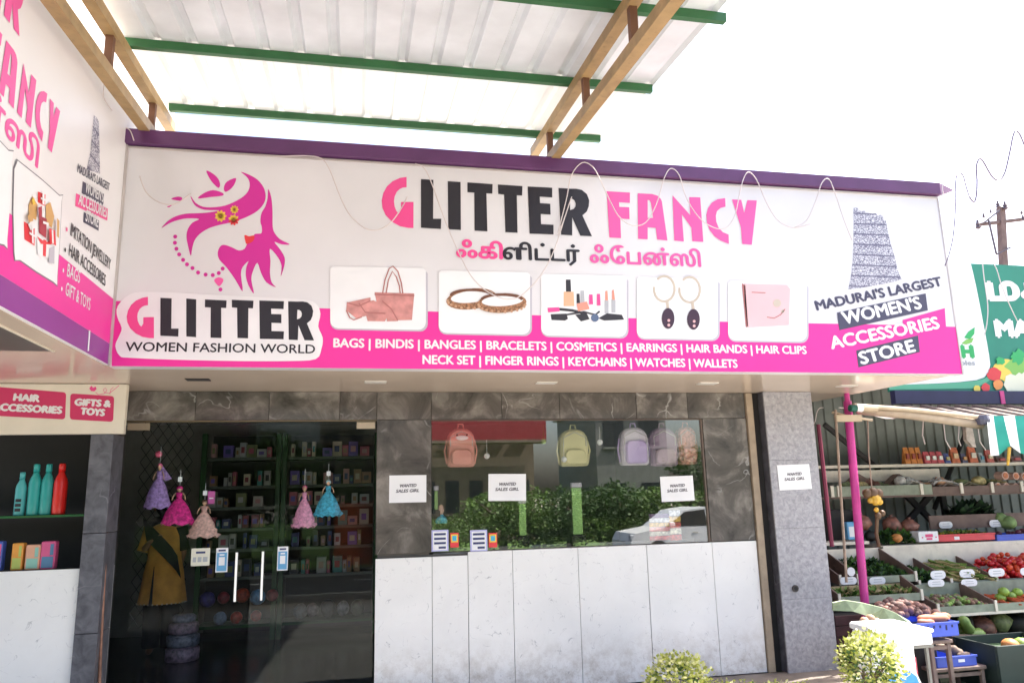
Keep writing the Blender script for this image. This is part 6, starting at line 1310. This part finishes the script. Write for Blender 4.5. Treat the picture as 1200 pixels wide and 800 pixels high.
def tree(x, y, s, k, lb, zc=None):
    t = thing('roadside_tree', lb, 'tree', (x, y, -.35), group='trees across the road'); o = bpy.data.objects.new('crown', crowns[k]); COL.objects.link(o); o.parent = t; zc = zc if zc is not None else 2.1*s
    o.location = (0, 0, zc); o.scale = (s, s, s*.85); o.rotation_euler = (0, 0, x*1.7)
    q = MB(); q.tube([(x,y,-.35),(x+.08*s,y,zc*.45),(x-.05*s,y,zc)], [.16*s,.12*s,.07*s], 8)
    for a in range(4): q.tube([(x+.03,y,zc*.55),(x+cos(a*1.6)*.6*s,y+sin(a*1.6)*.6*s,zc*.9),(x+cos(a*1.6)*1.1*s,y+sin(a*1.6)*1.1*s,zc*1.2)], [.07*s,.045*s,.02*s], 6)
    obj('trunk', q, BARK, t, smooth=True)
TR = [(-14.5,-13,1.5,0,'dark bushy roadside tree farthest left across the road'),(-11,-12,1.35,1,'brighter roadside tree second from the left'),(-7.6,-13.4,1.5,0,'dark roadside tree opposite the left door'),(-4.6,-12.2,1.35,0,'dense roadside tree opposite the doors'),(-1.9,-13.2,1.25,0,'dark roadside tree opposite the door handles'),
      (4.9,-12.6,.86,1,'low bright roadside tree opposite the window'),(7.1,-12.2,.80,0,'low dark roadside tree in front of the grey building'),(9.2,-12.8,.90,0,'rounded dark roadside tree behind the white car'),(11.4,-12.4,.95,1,'bright roadside tree right of the white car'),(13.9,-13,1.1,0,'dark roadside tree farther right'),(17,-12.5,1.4,1,'tall bright roadside tree at the far right'),(21,-13,1.6,0,'dark roadside tree beyond the far right')]
for a in TR: tree(a[0], a[1], a[2], a[3], a[4], zc=(None if a[2] > 1.05 else 1.25))
def bushrow():
    for i, (x, y, s) in enumerate(((1.2,-12.4,.5),(2.7,-12.2,.55),(6,-11.7,.5),(8.2,-11.6,.5),(10.3,-11.8,.52),(12.6,-11.6,.5))):
        t = thing('bush', ('low bush opposite the door edge','low bush opposite the window corner','low bush left of the white car','low bush behind the car bonnet','low bush behind the car roof','low bush right of the car')[i], 'bush', (x, y, -.35), group='bushes on the verge'); o = bpy.data.objects.new('crown', crowns[i % 2]); COL.objects.link(o); o.parent = t; o.location = (0,0,.75); o.scale = (s*1.3, s, s*.8); o.rotation_euler = (0,0,i*2.1)
bushrow()
def building(x0, x1, y, dep, h, wallm, lb, parapet=None, rows=2, cols=5, z0=-.35, wm=None):
    t = thing('building', lb, 'building', ((x0+x1)/2, y-dep/2, z0)); q = MB(); q.box(x0, y-dep, z0, x1, y, h); obj('wall', q, wallm, t)
    wm = wm or M('window dark', (.03,.035,.04), .15)
    for r in range(rows):
        for c in range(cols):
            xx_ = x0+(x1-x0)*(c+.22)/cols; w_ = (x1-x0)/cols*.56; zz_ = z0+(h-z0)*(r+.38)/rows; q = MB(); q.box(xx_, y+.002, zz_, xx_+w_, y+.03, zz_+(h-z0)/rows*.42); f = obj('window', q, wm, t)
            q = MB(); q.box(xx_-.08, y+.004, zz_-.12, xx_+w_+.08, y+.14, zz_-.02); obj('sill', q, wallm, f)
    if parapet:
        q = MB(); q.box(x0-.3, y+.2, h*.62, x1+.3, y+1.3, h*.62+.12); obj('balcony_floor', q, wallm, t); q = MB(); q.box(x0-.3, y+1.2, h*.62+.12, x1+.3, y+1.3, h*.62+.95); obj('balcony', q, parapet, t)
    q = MB(); q.box(x0-.2, y-dep-.2, h+.001, x1+.2, y+.2, h+.22); obj('roof', q, wallm, t)
building(2.6, 7.9, -20.5, 1.5, 6.2, M('tan render', (.20,.15,.11), .9), 'tan building with a dark red balcony parapet across the road', M('dark red parapet', (.30,.015,.02), .6), rows=2, cols=5)
building(11.2, 14.8, -21.5, 7, 5.6, M('grey render', (.20,.195,.185), .9), 'narrow grey building right of the tan one across the road', None, rows=2, cols=2)
building(-1.6, 1.7, -22, 5, 5.4, M('cream render', (.30,.26,.2), .9), 'cream building opposite the right door', None, rows=2, cols=3)
# orange kiosk (seen in the right door)
kx = thing('orange_kiosk', 'orange sided roadside kiosk with dark posts across the road', 'kiosk', (-.05, -8.9, -.35))
q = MB(); q.box(-.55, -9.8, -.2, .50, -9.0, 1.5); obj('body', q, M('orange tarpaulin', (.62,.14,.04), .7, var=.2), kx)
for x_ in (-.62, .56): q = MB(); q.box(x_-.05, -8.98, -.35, x_+.05, -8.88, 3.1); obj('post', q, DARK, kx)
q = MB(); q.box(-.9, -10, 3.1, .8, -8.7, 3.18); obj('roof', q, M('tan render', (0,0,0)), kx)
# white parked car
CW = M('white car paint', (.76,.76,.76), .25, var=.03); CGL = M('car window', (.015,.018,.02), .08); TY = M('tyre rubber', (.02,.02,.02), .8)
car = thing('parked_car', 'white hatchback parked on the road behind the viewer, seen mirrored in the window', 'car', (9.7, -8.4, -.37))
prof = [(-2.05,.25),(-2.08,.6),(-1.95,.82),(-1.1,.95),(-.45,1.42),(.2,1.5),(1.2,1.47),(1.75,1.12),(2.02,1.0),(2.08,.55),(2.02,.25),(1.62,.25),(1.55,.45),(1.3,.56),(1.05,.45),(.98,.25),(-.95,.25),(-1.02,.45),(-1.27,.56),(-1.52,.45),(-1.6,.25)]
def carP(P, y): return [(9.7+x, y, -.37+z) for x, z in P]
q = MB(); q.prism(carP(prof, -7.6), (0, -1.65, 0)); obj('body', q, CW, car)
for P in ([(-.98,.98),(-.42,1.38),(.2,1.44),(.25,.98)], [(.33,.98),(.28,1.44),(1.12,1.42),(1.55,1.08),(1.5,.98)]):
    q = MB(); q.prism(carP(P, -7.595), (0, -.01, 0)); obj('side_window', q, CGL, car)
for x_ in (-1.27, 1.3):
    q = MB(); q.tube([(9.7+x_, -7.58, -.06), (9.7+x_, -7.8, -.06)], .31, 20); wh = obj('wheel', q, TY, car); q = MB(); q.tube([(9.7+x_, -7.57, -.06), (9.7+x_, -7.6, -.06)], .19, 14); obj('rim', q, STEEL, wh)
q = MB(); q.bbox(9.7-2.1, -7.75, .28, 9.7-1.9, -7.62, .42, .02); obj('headlight', q, GRY, car)
q = MB(); q.bbox(9.7-.95, -7.58, .62, 9.7-.78, -7.46, .74, .02); obj('mirror', q, CW, car)
for x_ in (-.2, .55): q = MB(); q.box(9.7+x_, -7.594, .42, 9.7+x_+.16, -7.585, .45); obj('door_handle', q, STEEL, car)

# small things hanging from the awning bar
for x0_, y0_, x1_, y1_, lb in ((1106,497,1114,526,'first thin string loop under the awning'), (1124,498,1126,522,'second thin string under the awning'), (1146,500,1155,527,'thin string loop near the striped cloth'), (1082,492,1084,520,'thin string above the red packets')):
    q = MB(); q.tube([T(x0_, y0_, 7.0), T((x0_+x1_)/2-2, (y0_+y1_)/2+4, 7.0), T(x1_, y1_, 7.05)], .006, 5); solo('string', q, WIRE, lb, 'string', 'strings hanging under the awning')
q = MB(); q.prism([T(x, y, 7.0) for x, y in ((1132,499),(1139,498),(1144,524),(1140,523),(1133,515))], (0, .05, 0)); solo('plastic_bag', q, M('dusty plastic', (.50,.42,.36), .4, var=.3, scale=20), 'pale plastic bag hanging under the awning bar', 'bag')

# more stock and clutter on the vegetable rack
random.seed(99)
CL = [(.45,.40,.34), (.20,.24,.10), (.50,.28,.16), (.60,.58,.54), (.24,.10,.07), (.12,.20,.08), (.55,.45,.20)]
CN = ['pale', 'olive', 'orange brown', 'white', 'maroon', 'deep green', 'straw coloured']
for i in range(13):
    px = 990+i*15+random.uniform(-4, 4); ci = random.randrange(len(CL)); w_ = random.uniform(.07, .12); h = random.uniform(.07, .15); p = T(px, 568, 8.5)
    q = MB(); q.blob((p.x, 8.5+random.uniform(-.08,.08), zB1-.02+h*.4), w_, .07, h*.5, 9, 6, .16); q.blob((p.x+w_*.5, 8.46, zB1-.03+h*.3), w_*.6, .06, h*.36, 8, 5, .2)
    solo('vegetable_bag', q, M('bag ' + CN[ci], CL[ci], .45, var=.5, scale=28), f'{CN[ci]} knotted produce bag, {ORD[i]} from left along the middle shelf', 'bag', 'knotted produce bags on the middle shelf', smooth=True)
for i, (px, py, Y, r, ci) in enumerate(((1010,612,8.0,.09,4),(1020,628,7.95,.06,0),(1045,615,8.15,.1,4),(1066,617,8.1,.09,4),(1128,732,7.0,.10,5),(1150,735,7.1,.12,4),(1172,728,7.1,.1,1),(1190,730,7.1,.12,0))):
    c = T(px, py, Y); q = MB(); q.blob(c, r*1.2, r, r, 10, 7, .14); q.lathe([(r*.25, r*.8), (r*.1, r*1.0), (r*.3, r*1.2)], c, 9)
    solo('produce_sack', q, M('bag ' + CN[ci], (0,0,0)), ('maroon sack behind the magenta post','small pale sack beside the blue packet','maroon sack left of the white carton','maroon sack just behind the white carton','deep green sack under the rack','maroon sack under the rack centre','olive sack under the rack','pale sack under the rack at right')[i], 'sack', 'produce sacks on and under the rack', smooth=True)
pile('loose_onions', 'small brown onions between the leafy greens and the rack edge', D1[0]+.06, D1[0]+.28, 7.7, D1[2]+.02, 7.4, D1[3]+.03, 60, .024, [M('pale onion', (0,0,0)), M('dusky root', (0,0,0))], 'round', h=.04)

for i, (px, py, r, c_, lb) in enumerate(((352,716,.08,(.10,.12,.16),'dark grey toy bag at the left of the right bottom shelf'), (366,714,.07,(.20,.14,.18),'dusky lilac toy bag on the right bottom shelf'), (384,712,.09,(.05,.05,.07),'black toy bag in the middle of the right bottom shelf'), (402,712,.075,(.28,.28,.30),'pale grey toy bag on the right bottom shelf'), (419,711,.08,(.12,.13,.10),'olive toy bag at the right end of the bottom shelf'))):
    p = aY(px, py, 9.78); q = MB(); q.blob(p, r, r*.8, r*1.15, 12, 8, .06); tag(obj('toy_bag', q, M('dim toy %d' % i, c_, .35, var=.6, scale=22), loc=p, smooth=True), lb, 'toy', 'balls and toys on the lowest shelf')
